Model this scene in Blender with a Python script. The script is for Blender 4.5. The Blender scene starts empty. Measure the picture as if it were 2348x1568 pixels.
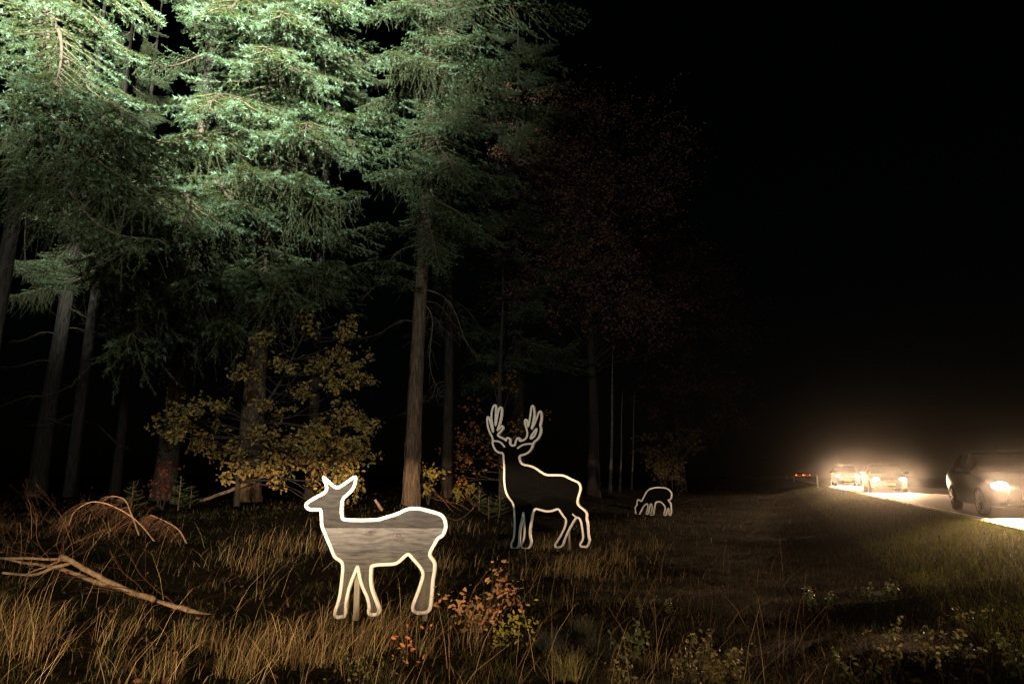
import bpy, bmesh, math, random
import numpy as np
from mathutils import Vector, Matrix, noise as mnoise

rnd = random.Random(7)
nrs = np.random.RandomState(11)
R = math.radians
sc = bpy.context.scene
COL = sc.collection

# ------------------------------------------------------------------ camera
F, CX, CY, CAMZ = 1565.0, 1174.0, 784.0, 1.4      # focal length and centre in photo pixels (2348 wide)
PITCH = R(11.0)
cam_d = bpy.data.cameras.new('camera')
cam_d.sensor_width = 36.0
cam_d.lens = 36.0 * F / 2348.0
cam_d.clip_start, cam_d.clip_end = 0.05, 2000.0
cam = bpy.data.objects.new('camera', cam_d)
COL.objects.link(cam)
cam.location = (0, 0, CAMZ)
cam.rotation_euler = (R(90) + PITCH, 0, 0)
sc.camera = cam

# ------------------------------------------------------------------ night sky, moonless glow
w = bpy.data.worlds.new('World'); sc.world = w
w.use_nodes = True
wn = w.node_tree.nodes; wl = w.node_tree.links
sky = wn.new('ShaderNodeTexSky'); sky.sky_type = 'NISHITA'; sky.sun_disc = False
sky.sun_elevation = R(8); sky.sun_rotation = R(200)
wl.new(sky.outputs[0], wn['Background'].inputs[0])
wn['Background'].inputs[1].default_value = 0.00016
sun_d = bpy.data.lights.new('sun', 'SUN'); sun_d.energy = 0.0015; sun_d.angle = R(10); sun_d.color = (0.8, 0.87, 1.0)
sun = bpy.data.objects.new('sun', sun_d); COL.objects.link(sun)
sun.rotation_euler = (R(50), 0, R(-20))

sc.view_settings.view_transform = 'Standard'; sc.view_settings.look = 'None'
sc.view_settings.exposure = 0.0; sc.view_settings.gamma = 1.0
sc.view_settings.use_curve_mapping = False
sc.render.engine = 'CYCLES'
cy = sc.cycles
cy.max_bounces = 5; cy.diffuse_bounces = 2; cy.glossy_bounces = 2; cy.transmission_bounces = 3
cy.volume_bounces = 0; cy.transparent_max_bounces = 6
cy.caustics_reflective = False; cy.caustics_refractive = False
cy.sample_clamp_indirect = 2.0; cy.sample_clamp_direct = 400.0
cy.use_denoising = True; cy.denoiser = 'OPENIMAGEDENOISE'; cy.denoising_input_passes = 'RGB_ALBEDO_NORMAL'; cy.denoising_prefilter = 'ACCURATE'
cy.use_light_tree = True

# ------------------------------------------------------------------ layout of the place
RD = Vector((0.352, 0.936, 0)).normalized()        # road direction
RN = Vector((-RD.y, RD.x, 0))                      # to the left of the road
RE = Vector((4.1, 0, 0))                           # point on its left edge
ROADZ, ROADW = 0.5, 6.6

def sm(a, b, t):
    t = min(1.0, max(0.0, (t - a) / (b - a))); return t * t * (3 - 2 * t)

def side(x, y):                                    # metres left of the road edge
    return (x - RE.x) * RN.x + (y - RE.y) * RN.y

def gz(x, y):
    s = side(x, y)
    z = 0.65 * sm(8.0, 14.0, s)
    z += (ROADZ - 0.02) * (1 - sm(0.4, 4.2, s)) if s > -ROADW - 0.5 else 0.47 - 0.5 * sm(-ROADW - 0.5, -ROADW - 5, s)
    k = sm(0.6, 3.5, s)
    if k > 0:
        z += k * (1 - 0.75 * sm(6, 11, y) * (1 - sm(7.5, 10, s))) * (0.11 * mnoise.noise((x * 0.55, y * 0.55, 3.1)) + 0.05 * mnoise.noise((x * 1.7, y * 1.7, 9.0)))
    if -ROADW - 0.4 < s < 0.0:
        z = ROADZ - 0.06
    return z

def ray(px, py):
    xc = (px - CX) / F; yc = -(py - CY) / F
    return Vector((xc, math.cos(PITCH) - yc * math.sin(PITCH), math.sin(PITCH) + yc * math.cos(PITCH)))

def at(px, py, Y):
    d = ray(px, py); t = Y / d.y
    return Vector((d.x * t, Y, CAMZ + d.z * t))

def hit(px, py):
    d = ray(px, py)
    y = 2.5
    while y < 120:
        p = at(px, py, y)
        if p.z <= gz(p.x, p.y): break
        y += 0.05
    p = at(px, py, y); p.z = gz(p.x, p.y)
    return p

# ------------------------------------------------------------------ helpers: materials
def mat(name, col=(0.5, 0.5, 0.5), rough=0.8, spec=0.3, metal=0.0):
    m = bpy.data.materials.new(name); m.use_nodes = True
    b = m.node_tree.nodes['Principled BSDF']
    b.inputs['Base Color'].default_value = (*col, 1)
    b.inputs['Roughness'].default_value = rough
    b.inputs['Specular IOR Level'].default_value = spec
    b.inputs['Metallic'].default_value = metal
    return m, m.node_tree.nodes, m.node_tree.links, b

def N(ns, t, **kw):
    n = ns.new(t)
    for k, v in kw.items():
        if isinstance(k, str) and hasattr(n, k): setattr(n, k, v)
    return n

def ramp(ns, stops):
    r = ns.new('ShaderNodeValToRGB'); e = r.color_ramp.elements
    e[0].position, e[0].color = stops[0][0], (*stops[0][1], 1)
    e[1].position, e[1].color = stops[-1][0], (*stops[-1][1], 1)
    for p, c in stops[1:-1]:
        k = e.new(p); k.color = (*c, 1)
    return r

def noise_mat(name, stops, scale=(1, 1, 1), nscale=6.0, detail=6, rough=0.85, bump=0.3, bdist=0.02, spec=0.25, coord='Object', dist=0.0):
    m, ns, ln, b = mat(name, rough=rough, spec=spec)
    tc = ns.new('ShaderNodeTexCoord'); mp = ns.new('ShaderNodeMapping'); mp.inputs['Scale'].default_value = scale
    nz = ns.new('ShaderNodeTexNoise'); nz.inputs['Scale'].default_value = nscale; nz.inputs['Detail'].default_value = detail
    nz.inputs['Roughness'].default_value = 0.65; nz.inputs['Distortion'].default_value = dist
    rp = ramp(ns, stops)
    ln.new(tc.outputs[coord], mp.inputs[0]); ln.new(mp.outputs[0], nz.inputs['Vector'])
    ln.new(nz.outputs[0], rp.inputs[0]); ln.new(rp.outputs[0], b.inputs['Base Color'])
    if bump:
        bp = ns.new('ShaderNodeBump'); bp.inputs['Strength'].default_value = bump; bp.inputs['Distance'].default_value = bdist
        ln.new(nz.outputs[0], bp.inputs['Height']); ln.new(bp.outputs[0], b.inputs['Normal'])
    return m

def leaf_mat(name, attr='tint', rough=0.55, trans=0.25, spec=0.3):
    """colour from a per-leaf attribute, some light through the blade"""
    m, ns, ln, b = mat(name, rough=rough, spec=spec)
    a = ns.new('ShaderNodeAttribute'); a.attribute_name = attr
    tr = ns.new('ShaderNodeBsdfTranslucent'); mx = ns.new('ShaderNodeMixShader'); mx.inputs[0].default_value = trans
    ln.new(a.outputs['Color'], b.inputs['Base Color']); ln.new(a.outputs['Color'], tr.inputs[0])
    ln.new(b.outputs[0], mx.inputs[1]); ln.new(tr.outputs[0], mx.inputs[2])
    ln.new(mx.outputs[0], ns['Material Output'].inputs[0])
    return m

def emit_mat(name, col, strength):
    m = bpy.data.materials.new(name); m.use_nodes = True
    ns = m.node_tree.nodes; ln = m.node_tree.links
    ns.remove(ns['Principled BSDF'])
    e = ns.new('ShaderNodeEmission'); e.inputs[0].default_value = (*col, 1); e.inputs[1].default_value = strength
    ln.new(e.outputs[0], ns['Material Output'].inputs[0])
    return m

M = {}
M['ground'] = noise_mat('forest_soil', [(0.3, (0.007, 0.006, 0.004)), (0.55, (0.017, 0.014, 0.008)), (0.75, (0.024, 0.024, 0.009))], nscale=3.2, detail=12, bump=1.0, bdist=0.1, spec=0.03, rough=1.0)
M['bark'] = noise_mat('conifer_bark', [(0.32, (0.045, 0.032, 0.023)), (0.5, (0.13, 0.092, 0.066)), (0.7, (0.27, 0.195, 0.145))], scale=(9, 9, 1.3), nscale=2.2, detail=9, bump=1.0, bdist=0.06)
M['barkshade'] = noise_mat('shaded_conifer_bark', [(0.32, (0.012, 0.010, 0.008)), (0.5, (0.038, 0.030, 0.025)), (0.7, (0.075, 0.060, 0.052))], scale=(9, 9, 1.3), nscale=2.2, detail=9, bump=1.0, bdist=0.06)  # darkened copy of the conifer bark: shade of the dim trunks put into colour
M['barkdark'] = noise_mat('deciduous_bark', [(0.3, (0.025, 0.02, 0.017)), (0.7, (0.075, 0.06, 0.05))], scale=(5, 5, 1.5), nscale=3, bump=0.6, bdist=0.03)
M['birch'] = noise_mat('pale_thin_bark', [(0.35, (0.08, 0.07, 0.06)), (0.6, (0.34, 0.29, 0.23))], scale=(2, 2, 5), nscale=3, bump=0.4, bdist=0.01)
M['deadwood'] = noise_mat('stripped_dead_wood', [(0.3, (0.17, 0.115, 0.07)), (0.55, (0.34, 0.235, 0.15)), (0.75, (0.48, 0.36, 0.24))], scale=(6, 6, 6), nscale=3, detail=8, bump=0.5, bdist=0.01)
M['twig'] = noise_mat('twig_bark', [(0.3, (0.09, 0.065, 0.045)), (0.7, (0.20, 0.15, 0.11))], nscale=8, bump=0)
M['deadtwig'] = noise_mat('rusty_dead_twigs', [(0.3, (0.06, 0.03, 0.018)), (0.7, (0.15, 0.08, 0.045))], nscale=9, bump=0)
M['needle'] = leaf_mat('fir_needles', trans=0.2, rough=0.5)
M['leaf'] = leaf_mat('autumn_leaves', trans=0.25, rough=0.6)
M['grass'] = leaf_mat('grass_blades', trans=0.35, rough=0.7, spec=0.06)
M['paint'] = noise_mat('white_outline_paint', [(0.2, (0.80, 0.79, 0.76)), (0.6, (0.90, 0.89, 0.87))], nscale=14, detail=4, rough=0.5, bump=0.15, bdist=0.004)
M['asphalt'] = noise_mat('asphalt', [(0.3, (0.026, 0.025, 0.024)), (0.7, (0.060, 0.058, 0.055))], nscale=60, detail=5, rough=0.75, bump=0.4, bdist=0.006)
M['marking'] = noise_mat('road_paint', [(0.3, (0.45, 0.45, 0.43)), (0.7, (0.7, 0.7, 0.68))], nscale=20, bump=0)
M['carpaint'] = mat('dark_car_paint', (0.008, 0.009, 0.011), 0.3, 0.2)[0]
M['carpaint2'] = mat('dark_blue_car_paint', (0.008, 0.009, 0.012), 0.35, 0.2)[0]
M['glass'] = mat('car_glass', (0.006, 0.006, 0.007), 0.06, 0.6)[0]
M['plastic'] = mat('black_plastic', (0.015, 0.015, 0.015), 0.6, 0.3)[0]
M['rubber'] = mat('tyre_rubber', (0.02, 0.02, 0.02), 0.9, 0.2)[0]
M['alloy'] = mat('alloy_rim', (0.45, 0.45, 0.46), 0.35, 0.5, 0.8)[0]
M['plate'] = mat('yellow_number_plate', (0.85, 0.55, 0.03), 0.4, 0.4)[0]
M['plateblue'] = mat('blue_plate_strip', (0.03, 0.09, 0.5), 0.4, 0.4)[0]
M['steel'] = mat('galvanised_steel', (0.4, 0.41, 0.42), 0.5, 0.5, 0.7)[0]
M['postwhite'] = mat('white_post_plastic', (0.75, 0.75, 0.74), 0.5, 0.4)[0]
M['lamp_warm'] = emit_mat('headlamp_glow', (1.0, 0.86, 0.66), 45)
M['lamp_cool'] = emit_mat('flood_lamp_glow', (0.9, 1.0, 0.92), 20)
M['lamp_red'] = emit_mat('tail_lamp_glow', (1.0, 0.12, 0.04), 16)
M['plate_glow'] = emit_mat('lit_rear_plate', (1.0, 0.45, 0.08), 0.5)
M['litter'] = mat('crumpled_white_litter', (0.7, 0.72, 0.75), 0.6)[0]

# ------------------------------------------------------------------ helpers: objects
def link(o, parent=None):
    COL.objects.link(o)
    if parent: o.parent = parent
    return o

def tag(o, label=None, cat=None, group=None, kind=None):
    if label: o['label'] = label
    if cat: o['category'] = cat
    if group: o['group'] = group
    if kind: o['kind'] = kind
    return o

def thing(name, label, cat, loc=(0, 0, 0), rz=0.0, group=None):
    o = bpy.data.objects.new(name, None); link(o)
    o.empty_display_size = 0.2
    o.location = loc; o.rotation_euler = (0, 0, rz)
    return tag(o, label, cat, group)

class Geo:
    """gathers triangles and quads (numpy blocks), with material index and a per-vertex tint"""
    def __init__(s): s.v = []; s.t = []; s.q = []; s.tm = []; s.qm = []; s.c = []; s.n = 0
    def add(s, v, tris=None, quads=None, mi=0, col=None):
        v = np.asarray(v, dtype=np.float32).reshape(-1, 3); k = len(v)
        s.v.append(v)
        if col is None: col = (1, 1, 1)
        c = np.asarray(col, dtype=np.float32)
        if c.ndim == 1: c = np.tile(c, (k, 1))
        s.c.append(c)
        if tris is not None:
            t = np.asarray(tris, dtype=np.int64).reshape(-1, 3) + s.n; s.t.append(t); s.tm.append(np.full(len(t), mi))
        if quads is not None:
            q = np.asarray(quads, dtype=np.int64).reshape(-1, 4) + s.n; s.q.append(q); s.qm.append(np.full(len(q), mi))
        s.n += k
    def mesh(s, name, mats, smooth=True, tint=False):
        v = np.concatenate(s.v)
        t = np.concatenate(s.t) if s.t else np.zeros((0, 3), np.int64)
        q = np.concatenate(s.q) if s.q else np.zeros((0, 4), np.int64)
        m = bpy.data.meshes.new(name)
        nl = t.size + q.size; npoly = len(t) + len(q)
        m.vertices.add(len(v)); m.vertices.foreach_set('co', v.ravel())
        m.loops.add(nl); m.polygons.add(npoly)
        m.loops.foreach_set('vertex_index', np.concatenate([t.ravel(), q.ravel()]).astype(np.int32))
        ls = np.concatenate([np.arange(len(t)) * 3, t.size + np.arange(len(q)) * 4]).astype(np.int32)
        m.polygons.foreach_set('loop_start', ls)
        mi = np.concatenate(([*s.tm] if s.tm else [np.zeros(0)]) + ([*s.qm] if s.qm else [np.zeros(0)])).astype(np.int32)
        for x in mats: m.materials.append(x)
        m.polygons.foreach_set('material_index', mi)
        m.polygons.foreach_set('use_smooth', np.full(npoly, smooth, dtype=bool))
        if tint:
            a = m.color_attributes.new('tint', 'FLOAT_COLOR', 'POINT')
            c = np.concatenate(s.c); c = np.concatenate([c, np.ones((len(c), 1), np.float32)], 1)
            a.data.foreach_set('color', c.ravel().astype(np.float32))
        m.update(calc_edges=True); m.validate()
        return m
    def obj(s, name, mats, parent=None, smooth=True, tint=False):
        o = bpy.data.objects.new(name, s.mesh(name, mats if isinstance(mats, list) else [mats], smooth, tint))
        return link(o, parent)

def frames(P):
    T = np.gradient(P, axis=0); T /= np.linalg.norm(T, axis=1, keepdims=True) + 1e-9
    ref = np.array([0, 0, 1.0]) if abs(T[0][2]) < 0.9 else np.array([1.0, 0, 0])
    A = np.cross(T, ref); A /= np.linalg.norm(A, axis=1, keepdims=True) + 1e-9
    return T, A, np.cross(T, A)

def tube(g, P, rad, seg=6, mi=0, col=None, cap=True, ripple=None):
    P = np.asarray(P, float); n = len(P)
    rad = np.broadcast_to(np.asarray(rad, float), (n,))
    T, A, B = frames(P)
    th = np.arange(seg) * 2 * math.pi / seg
    rr = rad[:, None] * np.ones((1, seg))
    if ripple is not None: rr = rr * ripple
    V = P[:, None] + rr[..., None] * (np.cos(th)[None, :, None] * A[:, None] + np.sin(th)[None, :, None] * B[:, None])
    i = np.arange(n - 1)[:, None]; j = np.arange(seg)[None, :]; j2 = (j + 1) % seg
    Q = np.stack([i * seg + j, i * seg + j2, (i + 1) * seg + j2, (i + 1) * seg + j], -1).reshape(-1, 4)
    V = V.reshape(-1, 3); T3 = None
    if cap:
        V = np.concatenate([V, P[:1], P[-1:]]); a, b = len(V) - 2, len(V) - 1
        jj = np.arange(seg); k = (jj + 1) % seg
        T3 = np.concatenate([np.stack([np.full(seg, a), k, jj], 1), np.stack([np.full(seg, b), (n - 1) * seg + jj, (n - 1) * seg + k], 1)])
    g.add(V, T3, Q, mi, col)

def box(g, c, s, mi=0, col=None):
    c = np.array(c, float); h = np.array(s, float) / 2
    V = np.array([[x, y, z] for x in (-1, 1) for y in (-1, 1) for z in (-1, 1)]) * h + c
    g.add(V, None, [[0, 1, 3, 2], [4, 6, 7, 5], [0, 4, 5, 1], [2, 3, 7, 6], [0, 2, 6, 4], [1, 5, 7, 3]], mi, col)

def spline(pts, n):
    """Catmull-Rom through the given points"""
    P = np.asarray(pts, float)
    if len(P) == 2: return P[0] + (P[1] - P[0]) * np.linspace(0, 1, n)[:, None]
    Q = np.concatenate([2 * P[:1] - P[1:2], P, 2 * P[-1:] - P[-2:-1]])
    m = len(P) - 1; u = np.linspace(0, m, n); k = np.minimum(u.astype(int), m - 1); t = (u - k)[:, None]
    a, b, c, d = Q[k], Q[k + 1], Q[k + 2], Q[k + 3]
    return 0.5 * (2 * b + (c - a) * t + (2 * a - 5 * b + 4 * c - d) * t ** 2 + (3 * b - a - 3 * c + d) * t ** 3)

def place(o, A, B, L0, roll=0.0, mirror=1, yscale=1.0):
    """lays a bough made along +X with length L0 from A to B"""
    A = Vector(A); B = Vector(B); x = (B - A); L = x.length; x.normalize()
    up = Vector((0, 0, 1)); y = up.cross(x)
    if y.length < 0.05: y = Vector((0, 1, 0))
    y.normalize(); z = x.cross(y)
    if roll: q = Matrix.Rotation(roll, 3, x); y = q @ y; z = q @ z
    s = L / L0
    m = Matrix((x * s, y * (s * mirror * yscale), z * s)).transposed().to_4x4(); m.translation = A
    return m

# ------------------------------------------------------------------ setting: ground, road
def build_ground():
    g = Geo()
    xs = np.unique(np.concatenate([np.linspace(-300, -30, 28), np.linspace(-30, -12, 40), np.linspace(-12, 14, 140), np.linspace(14, 60, 60), np.linspace(60, 300, 26)]))
    ys = np.unique(np.concatenate([np.linspace(-60, -8, 14), np.linspace(-8, 2, 30), np.linspace(2, 16, 100), np.linspace(16, 60, 90), np.linspace(60, 330, 40)]))
    V = np.array([[x, y, gz(x, y)] for y in ys for x in xs])
    nx = len(xs); i = np.arange(len(ys) - 1)[:, None]; j = np.arange(nx - 1)[None]
    Q = np.stack([i * nx + j, i * nx + j + 1, (i + 1) * nx + j + 1, (i + 1) * nx + j], -1).reshape(-1, 4)
    g.add(V, None, Q)
    tag(g.obj('ground', M['ground']), kind='structure')

    def strip(name, s0, s1, z, m, u0=-40.0, u1=320.0, n=90, parent=None, thick=None):
        g = Geo(); us = np.linspace(u0, u1, n); V = []
        for u in us:
            for s in (s0, s1):
                p = RE + RD * u + RN * s; V.append((p.x, p.y, z))
        Q = [[2 * k, 2 * k + 1, 2 * k + 3, 2 * k + 2] for k in range(n - 1)]
        if thick:
            k0 = len(V)
            V += [(x, y, zz - thick) for x, y, zz in V]
            Q += [[2 * k, 2 * k + 2, k0 + 2 * k + 2, k0 + 2 * k] for k in range(n - 1)]
            Q += [[2 * k + 3, 2 * k + 1, k0 + 2 * k + 1, k0 + 2 * k + 3] for k in range(n - 1)]
        g.add(V, None, Q)
        return g.obj(name, m, parent, smooth=False)
    road = tag(strip('road', 0.0, -ROADW, ROADZ, M['asphalt'], thick=0.12), kind='structure')
    edge = strip('edge_line', -0.18, -0.28, ROADZ + 0.004, M['marking'], n=60, parent=road)
    u = -20.0
    first = None
    while u < 160:
        strip('centre_dash', -ROADW / 2 + 0.06, -ROADW / 2 - 0.06, ROADZ + 0.004, M['marking'], u, u + 3.0, 2, road)
        u += 9.0
build_ground()

# ------------------------------------------------------------------ firs: shared boughs
def needles_on(P, r, dens, length, width, tipw, gen):
    """needle triangles along a strand P (n,3); returns verts, tint"""
    seg = np.linalg.norm(np.diff(P, axis=0), axis=1); L = seg.sum()
    n = max(4, int(L * dens))
    u = (np.arange(n) + gen.rand(n)) / n * (len(P) - 1)
    k = np.minimum(u.astype(int), len(P) - 2); f = (u - k)[:, None]
    base = P[k] * (1 - f) + P[k + 1] * f
    T = P[k + 1] - P[k]; T /= np.linalg.norm(T, axis=1, keepdims=True) + 1e-9
    rv = gen.randn(n, 3); rv -= (rv * T).sum(1, keepdims=True) * T; rv /= np.linalg.norm(rv, axis=1, keepdims=True) + 1e-9
    rv[:, 2] += 0.15
    d = T * 0.62 + rv * 0.8; d /= np.linalg.norm(d, axis=1, keepdims=True)
    ln = length * (0.75 + 0.5 * gen.rand(n))[:, None]
    wv = np.cross(d, gen.randn(n, 3)); wv /= np.linalg.norm(wv, axis=1, keepdims=True) + 1e-9
    V = np.stack([base - wv * width / 2, base + wv * width / 2, base + d * ln], 1)
    frac = (u / (len(P) - 1))
    return V.reshape(-1, 3), frac

GREEN = np.array([0.020, 0.046, 0.008]); OLIVE = np.array([0.076, 0.102, 0.020]); GLAUC = np.array([0.255, 0.385, 0.250])

def make_bough(seed, L=4.0, spread=1.2, hang=0.5, curl=0.35, nside=44, nd=230, width=0.0085):
    gen = np.random.RandomState(seed); g = Geo()
    t = np.linspace(0, 1, 26)
    z = -curl * np.sin(math.pi * np.minimum(1, t * 1.05)) + 0.10 * np.sin(t * 9 + seed)
    z = z - z[0] - (z[-1] - z[0]) * t
    yw = 0.12 * np.sin(t * 5 + seed * 1.7) * t
    yw = yw - yw[-1] * t
    ax = np.stack([t * L, yw, z], 1)
    tube(g, ax, 0.034 * (1 - t) ** 0.8 + 0.004, 6, 1, (1, 1, 1))
    NV = []; NC = []
    def strand(P, r0, tipness):
        tube(g, P, np.linspace(r0, 0.0012, len(P)), 3, 1, (1, 1, 1), cap=False)
        V, fr = needles_on(P, r0, nd * (1.0 if tipness > 0.5 else 0.55), 0.044 if tipness > 0.5 else 0.030, width, 1, gen)
        # older needles olive and dark, this year's tips pale and bluish
        k = np.clip((fr - 0.50) / 0.30, 0, 1)[:, None] * tipness * gen.rand() ** 1.3
        mixo = gen.rand(len(fr), 1) ** 1.5
        c = (GREEN * (1 - mixo) + OLIVE * mixo) * (1 - k) + GLAUC * k
        c = c * (0.75 + 0.5 * gen.rand(len(fr), 1))
        NV.append(V); NC.append(np.repeat(c, 3, axis=0))
    for i in range(nside):
        u = 0.10 + 0.90 * (i + gen.rand() * 0.8) / nside
        p = np.array([np.interp(u, t, ax[:, k]) for k in range(3)])
        sgn = 1 if i % 2 else -1
        ln = spread * (0.16 + 0.95 * (1 - u) ** 0.75 * min(1, u * 4.5)) * (0.7 + 0.6 * gen.rand())
        a = R(62 - 30 * u + gen.uniform(-12, 12))
        d = np.array([math.cos(a), sgn * math.sin(a), 0.10 + 0.25 * gen.randn() * 0.4])
        m = 8; s = np.linspace(0, 1, m)[:, None]
        P = p + d * s * ln
        P[:, 2] += (-0.55 * s[:, 0] ** 1.6 + 0.30 * s[:, 0] ** 4) * ln * 0.55 * (0.6 + 0.8 * gen.rand())
        P += np.cumsum(gen.randn(m, 3) * 0.012 * ln, 0)
        strand(P, 0.005 + 0.006 * ln, 1.0)
        # side sprays in the plane of the bough
        ns = int(ln / 0.13)
        for j in range(ns):
            v = (j + 0.6) / (ns + 0.2); q = np.array([np.interp(v * (m - 1), np.arange(m), P[:, k]) for k in range(3)])
            dd = P[min(m - 1, int(v * (m - 1)) + 1)] - P[int(v * (m - 1))]; dd /= np.linalg.norm(dd) + 1e-9
            sd = np.cross(dd, [0, 0, 1.0]) * (1 if j % 2 else -1)
            dr = dd * 0.75 + sd * 0.75 + np.array([0, 0, gen.uniform(-0.35, 0.15)])
            l2 = (0.10 + 0.13 * (1 - v) * ln) * (0.7 + 0.6 * gen.rand())
            s2 = np.linspace(0, 1, 4)[:, None]
            Q = q + dr * s2 * l2; Q[:, 2] -= 0.30 * l2 * s2[:, 0] ** 2
            strand(Q, 0.003, 1.0)
        # hanging older shoots: the curtain below the bough
        nh = int(ln * hang * 8)
        for j in range(nh):
            v = gen.rand() * 0.9; q = np.array([np.interp(v * (m - 1), np.arange(m), P[:, k]) for k in range(3)])
            l3 = (0.15 + 0.55 * gen.rand() ** 1.5) * hang * (0.5 + (1 - u)) * (1.1 if v < 0.6 else 0.7)
            s3 = np.linspace(0, 1, 5)[:, None]
            dr = np.array([gen.randn() * 0.35 + 0.25, gen.randn() * 0.35, -1.0])
            Q = q + dr * s3 * l3; Q[:, :2] += 0.08 * gen.randn(1, 2) * s3 ** 2
            strand(Q, 0.0028, 0.28)
    # bare stub twigs
    for i in range(10):
        u = 0.05 + 0.6 * gen.rand(); p = np.array([np.interp(u, t, ax[:, k]) for k in range(3)])
        l = 0.3 + 0.6 * gen.rand(); s = np.linspace(0, 1, 5)[:, None]
        P = p + np.array([gen.rand() * 0.8, gen.randn() * 0.8, -0.4 - gen.rand()]) * s * l * 0.8 + np.cumsum(gen.randn(5, 3) * 0.02, 0)
        tube(g, P, np.linspace(0.006, 0.0015, 5), 3, 1, cap=False)
    V = np.concatenate(NV); C = np.concatenate(NC)
    g.add(V, np.arange(len(V)).reshape(-1, 3), None, 0, C)
    return g.mesh('fir_bough_%d' % seed, [M['needle'], M['twig']], smooth=False, tint=True)

BOUGHS = [make_bough(1, hang=0.45, spread=1.25), make_bough(2, hang=0.9, spread=1.1, curl=0.5),
          make_bough(3, hang=0.25, spread=1.35, curl=0.2), make_bough(4, hang=1.3, spread=0.95, curl=0.6, nside=40)]
def make_bare(seed):
    gen = np.random.RandomState(seed); g = Geo(); t = np.linspace(0, 1, 18)
    ax = np.stack([t * 4, 0.25 * np.sin(t * 4 + seed), -0.5 * t ** 2 * 1.6 + 0.3 * np.sin(t * 6)], 1)
    ax[:, 1] -= ax[0, 1]; ax[:, 2] -= ax[0, 2]
    tube(g, ax, 0.028 * (1 - t) + 0.003, 6)
    for i in range(16):
        u = 0.2 + 0.8 * gen.rand(); p = np.array([np.interp(u, t, ax[:, k]) for k in range(3)])
        l = 0.3 + 0.8 * gen.rand(); s = np.linspace(0, 1, 6)[:, None]
        P = p + np.array([0.8, gen.randn() * 0.6, -0.1 - gen.rand() * 0.9]) * s * l + np.cumsum(gen.randn(6, 3) * 0.03, 0)
        tube(g, P, np.linspace(0.009, 0.002, 6), 4, cap=False)
    return g.mesh('bare_bough_%d' % seed, [M['twig']])
BARE = [make_bare(5), make_bare(6)]

def trunk_geo(h, r, seed, lean=(0, 0), mi=0, top=0.12, seg=28, rings=70, flare=0.35):
    gen = np.random.RandomState(seed); g = Geo()
    t = np.linspace(0, 1, rings) ** 1.25
    P = np.stack([lean[0] * h * t + 0.06 * np.sin(t * 7 + seed), lean[1] * h * t + 0.06 * np.cos(t * 6 + seed), h * t - 0.35], 1)
    P[:, 0] -= P[0, 0]; P[:, 1] -= P[0, 1]
    rad = r * ((1 - t) * (1 - top) + top) + r * flare * np.exp(-(h * t) / 0.35)
    ph = gen.rand(seg) * 9
    rip = 1 + 0.05 * np.sin(np.arange(seg) * 2.1 + ph)[None, :] + 0.045 * gen.randn(rings, seg)
    tube(g, P, rad, seg, mi, ripple=rip)
    return g, P, rad

class Fir:
    def __init__(s, px, py, wpx, label, h=22.0, lean=(0.02, 0), seed=1, base=None, group='conifers at the edge of the wood', bark='barkshade'):
        p = hit(px, py) if base is None else Vector((base[0], base[1], gz(base[0], base[1])))
        s.p = p; s.r = wpx * p.y / F / 2; s.h = h; s.seed = seed
        s.gen = random.Random(seed)
        s.root = thing('fir_tree', label, 'tree', p, 0, group)
        g, s.P, s.rad = trunk_geo(h, s.r, seed, lean)
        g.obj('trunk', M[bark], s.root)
    def axis(s, z):                                   # trunk centre at height z above its base
        zs = s.P[:, 2]
        return Vector((s.p.x + np.interp(z, zs, s.P[:, 0]), s.p.y + np.interp(z, zs, s.P[:, 1]), s.p.z + z))
    def bough(s, A, B, kind=None, roll=0.0, ys=1.0):
        m = BOUGHS[kind] if kind is not None and kind >= 0 else (s.gen.choice(BARE) if kind == -1 else s.gen.choice(BOUGHS))
        o = bpy.data.objects.new('branch', m); link(o)
        mw = place(o, A, B, 4.0, roll, s.gen.choice((-1, 1)), ys)
        mw.translation = mw.translation - s.p
        o.parent = s.root; o.matrix_basis = mw
        return o
    def to(s, py, px, pyt, Yt, kind=None, roll=0.0, ys=1.0):
        """a bough whose root sits on the trunk at photo height py and whose tip shows at (px, pyt)"""
        z = CAMZ + at(CX, py, s.p.y).z - CAMZ - s.p.z
        return s.bough(s.axis(z), at(px, pyt, Yt), kind, roll, ys)
    def whorls(s, z0, z1, n, lmax, lmin=0.8, arc=(0, 360), droop=(0.05, 0.5)):
        for i in range(n):
            f = (i + 0.5) / n; z = z0 + (z1 - z0) * f
            a = R(s.gen.uniform(*arc))
            l = (lmax * (1 - f * 0.55)) * s.gen.uniform(0.7, 1.08)
            dz = -s.gen.uniform(*droop) * l * (1 - 0.7 * f)
            A = s.axis(z); B = A + Vector((math.cos(a) * l, math.sin(a) * l, dz))
            s.bough(A, B, None, s.gen.uniform(-0.25, 0.25))
    def dead(s, z0, z1, n, l=1.8):
        for i in range(n):
            z = s.gen.uniform(z0, z1); a = s.gen.uniform(0, 6.28)
            A = s.axis(z); B = A + Vector((math.cos(a) * l, math.sin(a) * l, s.gen.uniform(-0.6, 0.2)))
            s.bough(A, B, -1, s.gen.uniform(-1, 1))

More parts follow.
